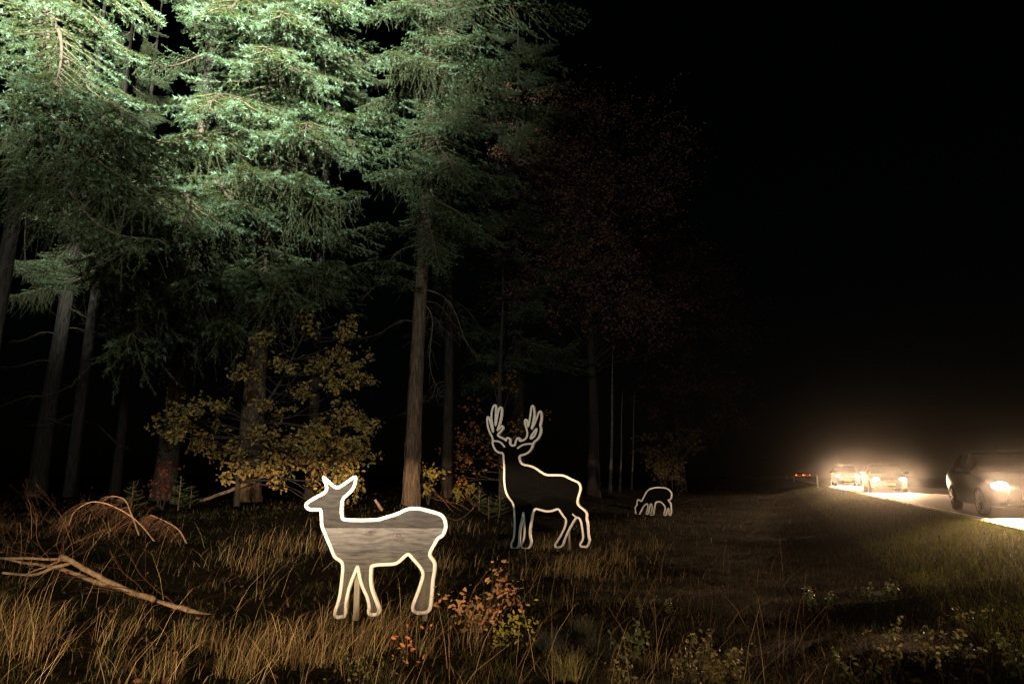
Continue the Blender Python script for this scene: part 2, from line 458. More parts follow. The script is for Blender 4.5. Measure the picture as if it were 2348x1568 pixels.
# angles: 270 deg looks at the camera, 0 deg points right
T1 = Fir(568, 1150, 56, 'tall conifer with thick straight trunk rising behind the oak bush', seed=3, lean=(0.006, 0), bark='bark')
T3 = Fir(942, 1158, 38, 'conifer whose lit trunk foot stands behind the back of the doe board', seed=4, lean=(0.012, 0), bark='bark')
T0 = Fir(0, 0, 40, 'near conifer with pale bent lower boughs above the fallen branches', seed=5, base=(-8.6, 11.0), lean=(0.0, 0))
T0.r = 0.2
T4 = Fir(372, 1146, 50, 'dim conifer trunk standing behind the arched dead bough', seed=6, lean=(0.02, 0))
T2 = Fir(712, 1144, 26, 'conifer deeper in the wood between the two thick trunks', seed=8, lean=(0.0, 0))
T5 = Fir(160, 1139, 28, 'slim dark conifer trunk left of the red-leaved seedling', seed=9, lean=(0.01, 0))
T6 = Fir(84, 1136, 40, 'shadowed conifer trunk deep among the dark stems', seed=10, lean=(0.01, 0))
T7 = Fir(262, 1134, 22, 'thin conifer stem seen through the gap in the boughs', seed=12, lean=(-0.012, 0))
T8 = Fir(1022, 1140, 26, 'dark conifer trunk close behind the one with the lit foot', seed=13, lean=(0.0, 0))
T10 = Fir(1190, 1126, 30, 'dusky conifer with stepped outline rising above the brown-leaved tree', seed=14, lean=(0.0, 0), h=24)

D1, D3, D4 = T1.p.y, T3.p.y, T4.p.y
T1.to(30, 800, -20, D1 - 3.5, 2); T1.to(120, 842, 118, D1 - 3.8, 2); T1.to(230, 905, 262, D1 - 4, 2)
T1.to(270, 965, 345, D1 - 3.5, 2); T1.to(330, 700, 400, D1 - 5, 1); T1.to(40, 600, 120, D1 - 6, 0); T1.to(90, 480, 250, D1 - 6, 0)
T1.to(150, 350, 330, D1 - 6, 1); T1.to(-60, 640, 40, D1 - 5.5, 0); T1.to(-80, 500, 20, D1 - 6, 2)
T1.to(-100, 760, 0, D1 - 5, 2); T1.to(560, 935, 610, D1 - 3, 0); T1.to(560, 760, 600, D1 - 5, 1); T1.to(500, 640, 640, D1 - 5.5, 3)
T1.to(300, 560, 380, D1 - 6, 1); T1.to(180, 700, 300, D1 - 6, 0); T1.to(420, 820, 440, D1 - 4, 1); T1.to(480, 900, 520, D1 - 2.5, 0)
T1.whorls(12.5, 19, 22, 4.0); T1.dead(3.5, 8, 6)
T4.to(330, 575, 470, D4 - 5.5, 2); T4.to(380, 450, 640, D4 - 6, 3); T4.to(350, 290, 790, D4 - 6.5, 3); T4.to(420, 340, 700, D4 - 5.5, 1)
T4.to(300, 180, 600, D4 - 7.5, 3); T4.to(460, 530, 740, D4 - 5, 3); T4.to(480, 700, 690, D4 - 4.5, 1); T4.to(280, 300, 500, D4 - 7, 1)
T4.to(240, 420, 520, D4 - 7, 1); T4.to(520, 600, 640, D4 - 4.5, 0)
T4.whorls(13.5, 18, 10, 3.2); T4.dead(3, 7, 4)
T0.to(-60, 125, 195, 8.6, 2); T0.to(-120, 230, 60, 9.3, 0); T0.to(-200, 330, 20, 9.6, 0); T0.to(20, 270, 330, 9.6, 2)
T0.to(130, 290, 420, 9.8, 1); T0.to(200, 330, 470, 10.0, 1); T0.to(250, 250, 560, 10.2, 3); T0.to(300, 120, 460, 10.5, -1); T0.to(380, 160, 420, 10.4, -1)
T0.to(420, 140, 640, 10.6, -1); T0.to(100, 170, 150, 10.0, -1)
T0.to(60, 280, 270, 8.8, 0); T0.to(140, 430, 340, 9.2, 1); T0.to(180, 470, 450, 9.8, 3); T0.to(230, 380, 560, 10.0, 3)
T0.whorls(11, 14, 5, 3.0, arc=(-60, 200))
T3.to(-10, 1335, 30, D3 - 2.0, 2); T3.to(100, 1285, 150, D3 - 2.2, 0); T3.to(150, 1190, 130, D3 - 3.2, 1); T3.to(230, 1245, 245, D3 - 2.4, 2)
T3.to(210, 1100, 290, D3 - 3.5, 0); T3.to(40, 1120, 80, D3 - 3.5, 0); T3.to(60, 900, 120, D3 - 4, 1); T3.to(200, 1060, 420, D3 - 3, 1)
T3.to(320, 1190, 420, D3 - 1.5, 0); T3.to(350, 1090, 520, D3 - 2.5, 1); T3.to(300, 850, 400, D3 - 3, 1); T3.to(420, 1010, 620, D3 - 2, 1)
T3.to(430, 1150, 560, D3 - 1, 0); T3.to(660, 1135, 780, D3 - 0.5, -1); T3.to(690, 1060, 870, D3 - 0.8, -1); T3.to(560, 800, 640, D3 - 1, -1)
T3.to(-60, 800, 40, D3 - 0.8, 1); T3.to(40, 815, 150, D3 - 0.6, 0); T3.to(140, 820, 250, D3 - 0.3, 1); T3.to(-30, 900, 10, D3 - 3, 0)
T3.whorls(11, 18, 20, 3.8); T3.dead(4.0, 7.5, 5)
for T, z0 in ((T2, 6.5), (T5, 8), (T6, 8), (T7, 9), (T8, 7)):
    T.whorls(z0, 19, 20, 3.6); T.dead(2.5, z0, 6)
T10.whorls(5.5, 23.2, 62, 4.8, arc=(180, 400), droop=(0.15, 0.45))

# ------------------------------------------------------------------ deciduous trees
def leaf_mesh(kind):
    if kind == 'oak':
        half = [(0.0, 0.0), (0.10, 0.06), (0.13, 0.13), (0.09, 0.20), (0.20, 0.27), (0.24, 0.36), (0.14, 0.43), (0.27, 0.52), (0.29, 0.62), (0.16, 0.68), (0.22, 0.78), (0.17, 0.88), (0.06, 0.97), (0.0, 1.0)]
    else:
        half = [(0.0, 0.0), (0.12, 0.10), (0.23, 0.28), (0.28, 0.48), (0.23, 0.70), (0.11, 0.88), (0.0, 1.0)]
    V = []; n = len(half)
    for k, (w_, y) in enumerate(half): V.append((0, y, -0.12 * (y - 0.4) ** 2))
    for k, (w_, y) in enumerate(half): V.append((w_, y, 0.25 * w_ - 0.18 * (y - 0.4) ** 2))
    for k, (w_, y) in enumerate(half): V.append((-w_, y, 0.25 * w_ - 0.18 * (y - 0.4) ** 2))
    Q = []
    for k in range(n - 1):
        Q.append((k, n + k, n + k + 1, k + 1)); Q.append((k + 1, 2 * n + k + 1, 2 * n + k, k))
    T = []
    for a, b, c, d in Q: T += [(a, b, c), (a, c, d)]
    return np.array(V, float), np.array(T)
LEAF = {k: leaf_mesh(k) for k in ('oak', 'beech')}
_leafdata = {}
def leaf_data(kind, col):
    key = (kind, col)
    if key not in _leafdata:
        V, T = LEAF[kind]; g = Geo(); g.add(V, T, None, 0, col)
        _leafdata[key] = g.mesh('%s_leaf' % kind, [M['leaf']], smooth=True, tint=True)
    return _leafdata[key]

def rand_rot(gen, face=None):
    """random leaf attitude, blades mostly hanging and facing outwards"""
    d = Vector((gen.gauss(0, 1), gen.gauss(0, 1) - 0.3, gen.gauss(0, 0.6) - 0.45)).normalized()
    n = Vector((gen.gauss(0, 0.8), gen.gauss(-0.7, 0.8), gen.gauss(0.5, 0.6)))
    x = d.cross(n).normalized(); n = x.cross(d)
    return Matrix((x, d, n)).transposed()

def add_leaves(g, spots, kind, cols, size, gen):
    V0, T0_ = LEAF[kind]; n = len(spots); k = len(V0)
    A = np.empty((n, k, 3)); C = np.empty((n, k, 3))
    for i, p in enumerate(spots):
        m = np.array(rand_rot(gen)); s = size * gen.uniform(0.65, 1.25)
        A[i] = (V0 * s) @ m.T + np.array(p)
        C[i] = np.array(gen.choice(cols)) * gen.uniform(0.7, 1.25)
    T = (T0_[None] + (np.arange(n) * k)[:, None, None]).reshape(-1, 3)
    g.add(A.reshape(-1, 3), T, None, 0, C.reshape(-1, 3))

def brighter(cols, k=1.4): return [tuple(min(0.7, c * k) for c in q) for q in cols]
def leafy(root, spots, kind, cols, size, seed, singles=300, name='leaf', stuffname='foliage', campos=Vector((0, 0, 1.4))):
    """the leaves that show largest are parts of their own, the rest one part"""
    gen = random.Random(seed); inv = root.matrix_world.inverted() if root else Matrix()
    base = root.location
    order = sorted(range(len(spots)), key=lambda i: (Vector(spots[i]) - campos).length + gen.uniform(0, 1.2))
    for i in order[:singles]:
        o = bpy.data.objects.new(name, leaf_data(kind, gen.choice(cols))); link(o, root)
        s = size * gen.uniform(0.7, 1.25)
        m = (rand_rot(gen).to_4x4()) @ Matrix.Diagonal((s, s, s, 1)); m.translation = Vector(spots[i]) - base
        o.matrix_local = m
    rest = [Vector(spots[i]) - base for i in order[singles:]]
    if rest:
        g = Geo(); add_leaves(g, rest, kind, cols, size, gen)
        tag(g.obj(stuffname, M['leaf'], root, smooth=True, tint=True), kind='stuff')

def grow(g, gen, p, d, l, r, depth, spots, step=0.12, leafp=0.8, mi=0, spread=0.7, grav=0.0, seg=5):
    """branching limbs, leaf spots along the thin ones"""
    P = [Vector(p)]; d = Vector(d).normalized(); n = max(3, int(l / step))
    for i in range(n):
        d = (d + Vector((gen.gauss(0, 0.14), gen.gauss(0, 0.14), gen.gauss(0, 0.10) + grav))).normalized()
        P.append(P[-1] + d * (l / n))
    rad = np.linspace(r, r * 0.4, len(P))
    tube(g, [tuple(q) for q in P], rad, seg, mi, cap=False)
    if depth <= 1:
        for i in range(1, len(P)):
            if gen.random() < leafp: spots.append(P[i] + Vector((gen.gauss(0, 0.05), gen.gauss(0, 0.05), gen.gauss(0, 0.05))))
    if depth > 0:
        k = gen.randint(3, 5) if depth > 1 else gen.randint(2, 4)
        for j in range(k):
            i = int(len(P) * gen.uniform(0.35, 0.98)); i = min(i, len(P) - 1)
            dd = (d + Vector((gen.gauss(0, spread), gen.gauss(0, spread), gen.gauss(0, spread * 0.7)))).normalized()
            grow(g, gen, P[i], dd, l * gen.uniform(0.45, 0.75), rad[i] * 0.6, depth - 1, spots, step, leafp, mi, spread, grav, 4 if depth > 1 else 3)

OAKC = [(0.24, 0.17, 0.055), (0.20, 0.165, 0.055), (0.30, 0.21, 0.06), (0.17, 0.16, 0.06), (0.28, 0.155, 0.06), (0.14, 0.145, 0.055), (0.34, 0.24, 0.06)]
def oak_bush():
    gen = random.Random(21); b = hit(543, 1160)
    root = thing('oak_tree', 'young oak with orange brown leaves in front of a thick conifer trunk', 'tree', b)
    D = b.y
    g = Geo(); spots = []
    tp = [b - Vector((0, 0, 0.2)), at(548, 1090, D), at(575, 980, D + 0.1), at(640, 880, D + 0.1), at(700, 760, D)]
    P = spline([tuple(q - b) for q in tp], 24)
    tube(g, P, np.linspace(0.075, 0.02, 24), 10); g.obj('trunk', M['barkdark'], root)
    limbs = Geo()
    targets = [(790, 800), (830, 850), (800, 760), (700, 740), (620, 790), (570, 850), (640, 840), (720, 830), (760, 880), (690, 900), (620, 930), (580, 1000),
               (640, 1010), (700, 980), (770, 950), (820, 960), (800, 1010), (740, 1030), (690, 1050), (630, 1060), (560, 1050), (790, 1060), (835, 1050),
               (540, 1080), (480, 1000), (430, 930), (400, 985), (500, 940), (460, 1020), (380, 985), (520, 1030), (820, 1085), (760, 1075), (640, 1085), (590, 1070)]
    for (px, py) in targets * 3:
        q = at(px + gen.uniform(-18, 18), py + gen.uniform(-18, 18), D + gen.uniform(-1.2, 0.6))
        k = min(range(24), key=lambda i: (Vector(P[i]) + b - q).length + (0.7 if (Vector(P[i]) + b).z > q.z else 0))
        a = Vector(P[max(2, k)]) + b; d = q - a
        grow(limbs, gen, a + d * 0.0, d, d.length * 0.8, 0.016, 0, [], 0.15)
        grow(limbs, gen, a + d * 0.72, d, max(0.38, d.length * 0.26), 0.008, 2, spots, 0.045, 0.95, spread=0.8, grav=-0.01)
    for k in range(len(limbs.v)): limbs.v[k] = limbs.v[k] - np.array(b, dtype=np.float32)
    limbs.obj('limb', M['barkdark'], root)
    gen.shuffle(spots)
    leafy(root, spots[:9000], 'oak', brighter(OAKC, 1.3), 0.105, 5)
oak_bush()

def beech(px, py, wpx, label, seed, h, crown, cols, nmax, size=0.085, singles=0, trunk_m='barkdark', depth=3, lean=(0, 0)):
    gen = random.Random(seed); b = hit(px, py)
    root = thing('beech_tree', label, 'tree', b, 0, 'broadleaf trees at the edge of the wood')
    g, P, rad = trunk_geo(h, wpx * b.y / F / 2, seed, lean, seg=16, rings=40)
    g.obj('trunk', M[trunk_m], root)
    limbs = Geo(); spots = []
    for (cx, cy, dy) in crown:
        q = at(cx, cy, b.y + dy)
        zz = max(0.6, (q.z - b.z) * 0.75); a = Vector((np.interp(zz, P[:, 2], P[:, 0]), np.interp(zz, P[:, 2], P[:, 1]), zz)) + b
        d = q - a
        grow(limbs, gen, a, d, d.length, 0.03, 0, [], 0.3)
        grow(limbs, gen, a + d * 0.55, d, max(0.7, d.length * 0.6), 0.012, depth, spots, 0.11, 0.9, spread=0.8, grav=-0.012)
    for k in range(len(limbs.v)): limbs.v[k] = limbs.v[k] - np.array(b, dtype=np.float32)
    limbs.obj('limb', M[trunk_m], root)
    gen.shuffle(spots)
    leafy(root, spots[:nmax], 'beech', cols, size, seed, singles)
    return root
BROWN = [(0.24, 0.12, 0.07), (0.30, 0.16, 0.09), (0.20, 0.11, 0.07), (0.26, 0.105, 0.065)]
ORANGE = brighter([(0.26, 0.11, 0.025), (0.21, 0.085, 0.022), (0.30, 0.16, 0.03), (0.17, 0.07, 0.02)])
gen = random.Random(3)
beech(1360, 1136, 30, 'tall tree with brown leaves standing behind the stag board', 31, 15.5,
      [(gen.uniform(1190, 1500), gen.uniform(250, 760), gen.uniform(-2.5, 2)) for k in range(120)], BROWN, 24000, 0.13)
beech(1560, 1126, 26, 'dark leafy tree at the far end of the wood edge near the road', 32, 11,
      [(gen.uniform(1430, 1690), gen.uniform(560, 1020), gen.uniform(-3, 2)) for k in range(90)], BROWN, 18000, 0.12)
beech(1152, 1140, 17, 'beech with glowing orange leaves beside the neck of the stag board', 33, 9,
      [(1060, 1030, -0.6), (1090, 1010, -0.8), (1120, 1030, -0.7), (1045, 1065, -0.5), (1130, 1060, -0.9), (1100, 1050, -0.6), (1075, 1000, -0.4), (1120, 990, -0.3), (1170, 1000, -0.4), (1080, 1090, -0.3), (1060, 1100, -0.5), (1180, 900, 0), (1220, 960, 0), (1130, 880, 0), (1090, 930, 0)],
      ORANGE, 1500, 0.12, 200, depth=2)

def sapling(px, py, tops, label, cols, kind, size, seed, name='beech_sapling', nmax=260, cat='sapling', depth=2, r=0.012):
    gen = random.Random(seed); b = hit(px, py)
    root = thing(name, label, cat, b)
    g = Geo(); spots = []
    for (tx, ty, dy) in tops:
        g = Geo()
        q = at(tx, ty, b.y + dy); d = q - b
        grow(g, gen, b - Vector((0, 0, 0.05)), d, d.length * 0.9, r, 0, [], 0.08)
        grow(g, gen, b + d * 0.55, d, d.length * 0.5, r * 0.5, depth, spots, 0.05, 0.95, spread=0.7)
        for k in range(len(g.v)): g.v[k] = g.v[k] - np.array(b, dtype=np.float32)
        g.obj('stem', M['barkdark'], root)
    gen.shuffle(spots)
    leafy(root, spots[:nmax], kind, cols, size, seed, 300)
    return root
YEL = brighter([(0.22, 0.17, 0.03), (0.19, 0.16, 0.035), (0.26, 0.20, 0.035), (0.16, 0.16, 0.04)])
sapling(982, 1156, [(985, 1075, 0), (965, 1090, 0.1), (1000, 1080, -0.1), (980, 1120, 0), (970, 1070, 0)], 'yellow leaved sapling beside the lit foot of the conifer', YEL, 'beech', 0.11, 41)
sapling(1060, 1158, [(1050, 1125, 0), (1070, 1120, 0), (1055, 1135, -0.1)], 'small yellow sapling under the orange beech', YEL, 'beech', 0.12, 42, nmax=90)
REDL = [(0.14, 0.035, 0.03), (0.11, 0.03, 0.028), (0.16, 0.055, 0.03)]
sapling(372, 1168, [(370, 1075, 0), (355, 1110, 0), (388, 1100, 0), (375, 1130, 0)], 'red leaved seedling among small firs behind the arched dead bough', REDL, 'oak', 0.09, 43, name='oak_seedling', nmax=110)
ORL = brighter([(0.36, 0.19, 0.10), (0.28, 0.15, 0.075), (0.40, 0.23, 0.12), (0.30, 0.20, 0.07)])
GRL = brighter([(0.24, 0.24, 0.04), (0.19, 0.21, 0.04), (0.28, 0.26, 0.05)])
sapling(1115, 1440, [(1150, 1330, 0), (1145, 1345, 0), (1160, 1320, 0), (1085, 1380, 0), (1105, 1365, 0.1), (1060, 1400, 0), (1130, 1400, -0.1), (1020, 1385, 0), (1095, 1400, 0), (1175, 1375, 0), (1080, 1420, -0.2), (1120, 1420, -0.2)],
        'orange oak seedling growing beside the hind foot of the doe board', ORL, 'oak', 0.050, 44, name='oak_seedling', nmax=280, r=0.007)
sapling(1165, 1480, [(1195, 1420, 0), (1180, 1440, 0), (1170, 1450, 0), (1190, 1460, -0.1), (1150, 1455, 0)], 'yellow green seedling at the foot of the orange oak seedling', GRL, 'oak', 0.040, 45, name='oak_seedling', nmax=130, r=0.005)
sapling(895, 1560, [(945, 1465, 0), (930, 1480, 0), (950, 1475, 0)], 'tiny seedling with a few red orange leaves in the long grass', [(0.6, 0.2, 0.10), (0.55, 0.24, 0.1)], 'oak', 0.036, 46, name='oak_seedling', nmax=26, depth=1, r=0.004)
sapling(820, 1590, [(800, 1520, 0), (850, 1530, 0), (880, 1535, 0), (830, 1540, 0)], 'low weed with small yellow green leaves under the doe board', [(0.17, 0.17, 0.05), (0.13, 0.14, 0.04)], 'beech', 0.022, 47, name='weed', nmax=120, r=0.004, cat='weed')
sapling(1540, 1170, [(1530, 1000, 0), (1560, 1030, 0), (1510, 1040, 0), (1545, 1060, -0.5), (1580, 1060, 0), (1500, 1070, 0), (1560, 1090, -0.5), (1520, 1090, -0.6)],
        'brown leafed bush standing behind the grazing fawn board', [(0.12, 0.08, 0.035), (0.10, 0.065, 0.03), (0.09, 0.075, 0.03)], 'beech', 0.11, 48, name='bush', nmax=1500, cat='bush', depth=3, r=0.03)

def thin_stem(px0, py0, px1, py1, wpx, label, seed):
    b = hit(px0, py0); q = at(px1, py1, b.y)
    g = Geo(); gen = np.random.RandomState(seed)
    root = thing('birch_tree', label, 'tree', b, 0, 'thin pale stems')
    P = spline([(0, 0, -0.2), tuple((q - b) * 0.35 + Vector((0.05, 0, 0))), tuple((q - b) * 0.7), tuple(q - b)], 24)
    tube(g, P, np.linspace(wpx * b.y / F / 2, 0.015, 24), 8); g.obj('trunk', M['birch'], root)
    g = Geo(); gg = random.Random(seed); spots = []
    for i in range(9):
        k = gg.randint(9, 23); a = gg.uniform(0, 6.28)
        grow(g, gg, Vector(P[k]), (math.cos(a), math.sin(a), 0.6), 1.4, 0.012, 1, spots, 0.15)
    g.obj('crown', M['barkdark'], root)
thin_stem(1398, 1130, 1406, 780, 8, 'thin pale birch stem standing behind the rump of the stag board', 51)
thin_stem(1447, 1122, 1455, 900, 5, 'very thin dim stem between the birch and the fawn board', 52)
thin_stem(1420, 1128, 1427, 900, 5, 'faint spindly stem close to the pale birch', 53)

# small firs
def small_fir(px, py, hpx, label, seed):
    b = hit(px, py); h = hpx * b.y / F; gen = random.Random(seed)
    root = thing('fir_seedling', label, 'fir', b, 0, 'small firs under the wood edge')
    g = Geo(); tube(g, [(0, 0, -0.05), (0.01, 0, h * 0.5), (0, 0.01, h)], [0.02, 0.012, 0.004], 6); g.obj('stem', M['twig'], root)
    n = int(9 + h * 9)
    for i in range(n):
        f = (i + 0.5) / n; a = i * 2.4 + gen.uniform(-0.3, 0.3); l = (0.12 + 0.62 * h * (1 - f)) * gen.uniform(0.8, 1.1) * 0.8
        A = Vector((0, 0, h * (0.08 + 0.9 * f))); B = A + Vector((math.cos(a) * l, math.sin(a) * l, l * gen.uniform(0.1, 0.5)))
        o = bpy.data.objects.new('branch', BOUGHS[2]); link(o)
        x = (B - A).normalized(); y = Vector((0, 0, 1)).cross(x).normalized(); z = x.cross(y); s = l / 4
        m = Matrix((x * s, y * s * 1.3, z * s)).transposed().to_4x4(); m.translation = A
        o.parent = root; o.matrix_local = m
for k, (px, py, hp, lb) in enumerate([(300, 1165, 60, 'small fir left of the red leaved seedling'), (408, 1170, 75, 'small fir just right of the red leaved seedling'), (435, 1165, 50, 'short fir at the low end of the leaning log'),
        (1098, 1172, 55, 'small fir under the orange beech left of the stag board'), (1120, 1190, 50, 'short fir beside the chest of the stag board'), (1145, 1185, 50, 'small fir touching the shoulder of the stag board')]):
    small_fir(px, py, hp, lb, 60 + k)

# ------------------------------------------------------------------ deer boards
def wood_mat(name, dark, light, grain=1.0, vertical=False, knots=()):
    m, ns, ln, b = mat(name, rough=0.85, spec=0.05)
    tc = ns.new('ShaderNodeTexCoord'); mp = ns.new('ShaderNodeMapping')
    mp.inputs['Scale'].default_value = (2.6, 8, 24) if not vertical else (26, 8, 2.6)
    nz = ns.new('ShaderNodeTexNoise'); nz.inputs['Scale'].default_value = 2.2; nz.inputs['Detail'].default_value = 10; nz.inputs['Distortion'].default_value = 0.9
    big = ns.new('ShaderNodeTexNoise'); big.inputs['Scale'].default_value = 2.6; big.inputs['Detail'].default_value = 4
    vo = ns.new('ShaderNodeTexVoronoi'); vo.inputs['Scale'].default_value = 3.0
    mpk = ns.new('ShaderNodeMapping'); mpk.inputs['Scale'].default_value = (1.0, 0.01, 1.6)
    wv = ns.new('ShaderNodeTexWave'); wv.wave_type = 'BANDS'; wv.bands_direction = 'Z' if not vertical else 'X'
    wv.inputs['Scale'].default_value = 4.0; wv.inputs['Distortion'].default_value = 16.0; wv.inputs['Detail'].default_value = 4.0; wv.inputs['Detail Scale'].default_value = 1.1
    mpw = ns.new('ShaderNodeMapping'); mpw.inputs['Scale'].default_value = (0.45, 1, 1.3) if not vertical else (1.3, 1, 0.4)
    ln.new(tc.outputs['Object'], mpw.inputs[0]); ln.new(mpw.outputs[0], wv.inputs['Vector'])
    rp = ramp(ns, [(0.26, tuple(c * 0.30 for c in dark)), (0.38, dark), (0.54, tuple((a + b) / 2 for a, b in zip(dark, light))), (0.72, light)])
    ln.new(tc.outputs['Object'], mp.inputs[0]); ln.new(mp.outputs[0], nz.inputs['Vector']); ln.new(tc.outputs['Object'], big.inputs['Vector'])
    ln.new(tc.outputs['Object'], mpk.inputs[0]); ln.new(mpk.outputs[0], vo.inputs['Vector'])
    kr = ramp(ns, [(0.02, (0.25, 0.25, 0.25)), (0.05, (1, 1, 1)), (0.07, (0.55, 0.55, 0.55)), (0.10, (1, 1, 1))]); ln.new(vo.outputs['Distance'], kr.inputs[0])
    ad = ns.new('ShaderNodeMath'); ad.operation = 'MULTIPLY_ADD'; ad.inputs[1].default_value = 0.42
    ln.new(nz.outputs[0], ad.inputs[0])
    m2 = ns.new('ShaderNodeMath'); m2.operation = 'MULTIPLY'; m2.inputs[1].default_value = 0.45; ln.new(big.outputs[0], m2.inputs[0]); ln.new(m2.outputs[0], ad.inputs[2])
    a3 = ns.new('ShaderNodeMath'); a3.operation = 'MULTIPLY_ADD'; a3.inputs[1].default_value = 0.09; ln.new(wv.outputs['Fac'], a3.inputs[0]); ln.new(ad.outputs[0], a3.inputs[2])
    ln.new(a3.outputs[0], rp.inputs[0])
    mx = ns.new('ShaderNodeMixRGB'); mx.blend_type = 'MULTIPLY'; mx.inputs[0].default_value = 0.7
    ln.new(rp.outputs[0], mx.inputs[1]); ln.new(kr.outputs[0], mx.inputs[2]); ln.new(mx.outputs[0], b.inputs['Base Color'])
    last = mx.outputs[0]
    for kx, kz, kr_ in knots:                       # knots with their growth rings
        d = ns.new('ShaderNodeVectorMath'); d.operation = 'SUBTRACT'; d.inputs[1].default_value = (kx, 0, kz); ln.new(tc.outputs['Object'], d.inputs[0])
        sc_ = ns.new('ShaderNodeVectorMath'); sc_.operation = 'MULTIPLY'; sc_.inputs[1].default_value = (1 / kr_, 0, 1.5 / kr_); ln.new(d.outputs[0], sc_.inputs[0])
        le = ns.new('ShaderNodeVectorMath'); le.operation = 'LENGTH'; ln.new(sc_.outputs[0], le.inputs[0])
        wob = ns.new('ShaderNodeMath'); wob.operation = 'MULTIPLY_ADD'; wob.inputs[1].default_value = 0.7; ln.new(big.outputs[0], wob.inputs[0]); ln.new(le.outputs['Value'], wob.inputs[2])
        r2 = ramp(ns, [(0.30, (0.22, 0.20, 0.19)), (0.42, (1.0, 1.0, 1.0)), (0.55, (0.45, 0.43, 0.42)), (0.72, (1.1, 1.08, 1.05)), (0.9, (0.75, 0.74, 0.73)), (1.0, (1, 1, 1))])
        ln.new(wob.outputs[0], r2.inputs[0])
        m3 = ns.new('ShaderNodeMixRGB'); m3.blend_type = 'MULTIPLY'; m3.inputs[0].default_value = 0.85
        ln.new(last, m3.inputs[1]); ln.new(r2.outputs[0], m3.inputs[2]); last = m3.outputs[0]
    ln.new(last, b.inputs['Base Color'])
    bp = ns.new('ShaderNodeBump'); bp.inputs['Strength'].default_value = 0.5; bp.inputs['Distance'].default_value = 0.006
    ln.new(nz.outputs[0], bp.inputs['Height']); ln.new(bp.outputs[0], b.inputs['Normal'])
    return m
WD = wood_mat('weathered_plank_dark', (0.022, 0.024, 0.028), (0.056, 0.060, 0.069))
WL = wood_mat('weathered_plank_light', (0.064, 0.069, 0.079), (0.19, 0.20, 0.225), knots=((0.10, 0.845, 0.085), (0.385, 0.81, 0.11), (0.13, 0.95, 0.06)))
WM = wood_mat('weathered_plank_mid', (0.085, 0.088, 0.094), (0.20, 0.203, 0.212))
WV = wood_mat('weathered_leg_plank', (0.07, 0.07, 0.066), (0.16, 0.155, 0.145), vertical=True)
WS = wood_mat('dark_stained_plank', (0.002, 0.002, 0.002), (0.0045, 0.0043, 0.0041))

def smooth_line(p, it=1, closed=True):
    for _ in range(it):
        q = []; n = len(p)
        for i in range(n if closed else n - 1):
            a, b = p[i], p[(i + 1) % n]
            q += [(0.75 * a[0] + 0.25 * b[0], 0.75 * a[1] + 0.25 * b[1]), (0.25 * a[0] + 0.75 * b[0], 0.25 * a[1] + 0.75 * b[1])]
        if not closed: q = [p[0]] + q + [p[-1]]
        p = q
    return p

def band(g, pts, width, y0, y1, closed=True):
    """raised white outline: rounded bar following the silhouette"""
    P = np.array(pts, float); n = len(P)
    d = [np.linalg.norm(P[(i + 1) % n] - P[i]) for i in range(n)]
    keep = [i for i in range(n) if d[i] > 1e-4 or (not closed and i == n - 1)]; P = P[keep]; n = len(P)
    if closed: A = np.roll(P, 1, 0); B = np.roll(P, -1, 0)
    else:
        A = np.concatenate([2 * P[:1] - P[1:2], P[:-1]]); B = np.concatenate([P[1:], 2 * P[-1:] - P[-2:-1]])
    t1 = P - A; t1 /= np.linalg.norm(t1, axis=1, keepdims=True) + 1e-9
    t2 = B - P; t2 /= np.linalg.norm(t2, axis=1, keepdims=True) + 1e-9
    t = t1 + t2; ln = np.linalg.norm(t, axis=1, keepdims=True); t = np.where(ln > 0.15, t / (ln + 1e-9), t1)
    nr = np.stack([-t[:, 1], t[:, 0]], 1)
    mit = 1 / np.clip((nr * np.stack([-t1[:, 1], t1[:, 0]], 1)).sum(1), 0.72, 1)
    h = width / 2; e = min(0.3 * width, 0.008)
    prof = [(-h, y1), (-h, y0 + e), (-h + e * 0.4, y0 + e * 0.3), (-h + 1.3 * e, y0), (h - 1.3 * e, y0), (h - e * 0.4, y0 + e * 0.3), (h, y0 + e), (h, y1)]
    k = len(prof); V = np.zeros((n, k, 3))
    for j, (a, b) in enumerate(prof):
        q = P + nr * (a * mit)[:, None]
        V[:, j, 0] = q[:, 0]; V[:, j, 2] = q[:, 1]; V[:, j, 1] = b
    Q = []
    for i in range(n if closed else n - 1):
        i2 = (i + 1) % n
        for j in range(k): Q.append((i * k + j, i * k + (j + 1) % k, i2 * k + (j + 1) % k, i2 * k + j))
    T = []
    if not closed:
        for base, fl in ((0, 1), ((n - 1) * k, -1)):
            for j in range(1, k - 1): T.append((base, base + j, base + j + 1))
    g.add(V.reshape(-1, 3), T if T else None, Q)

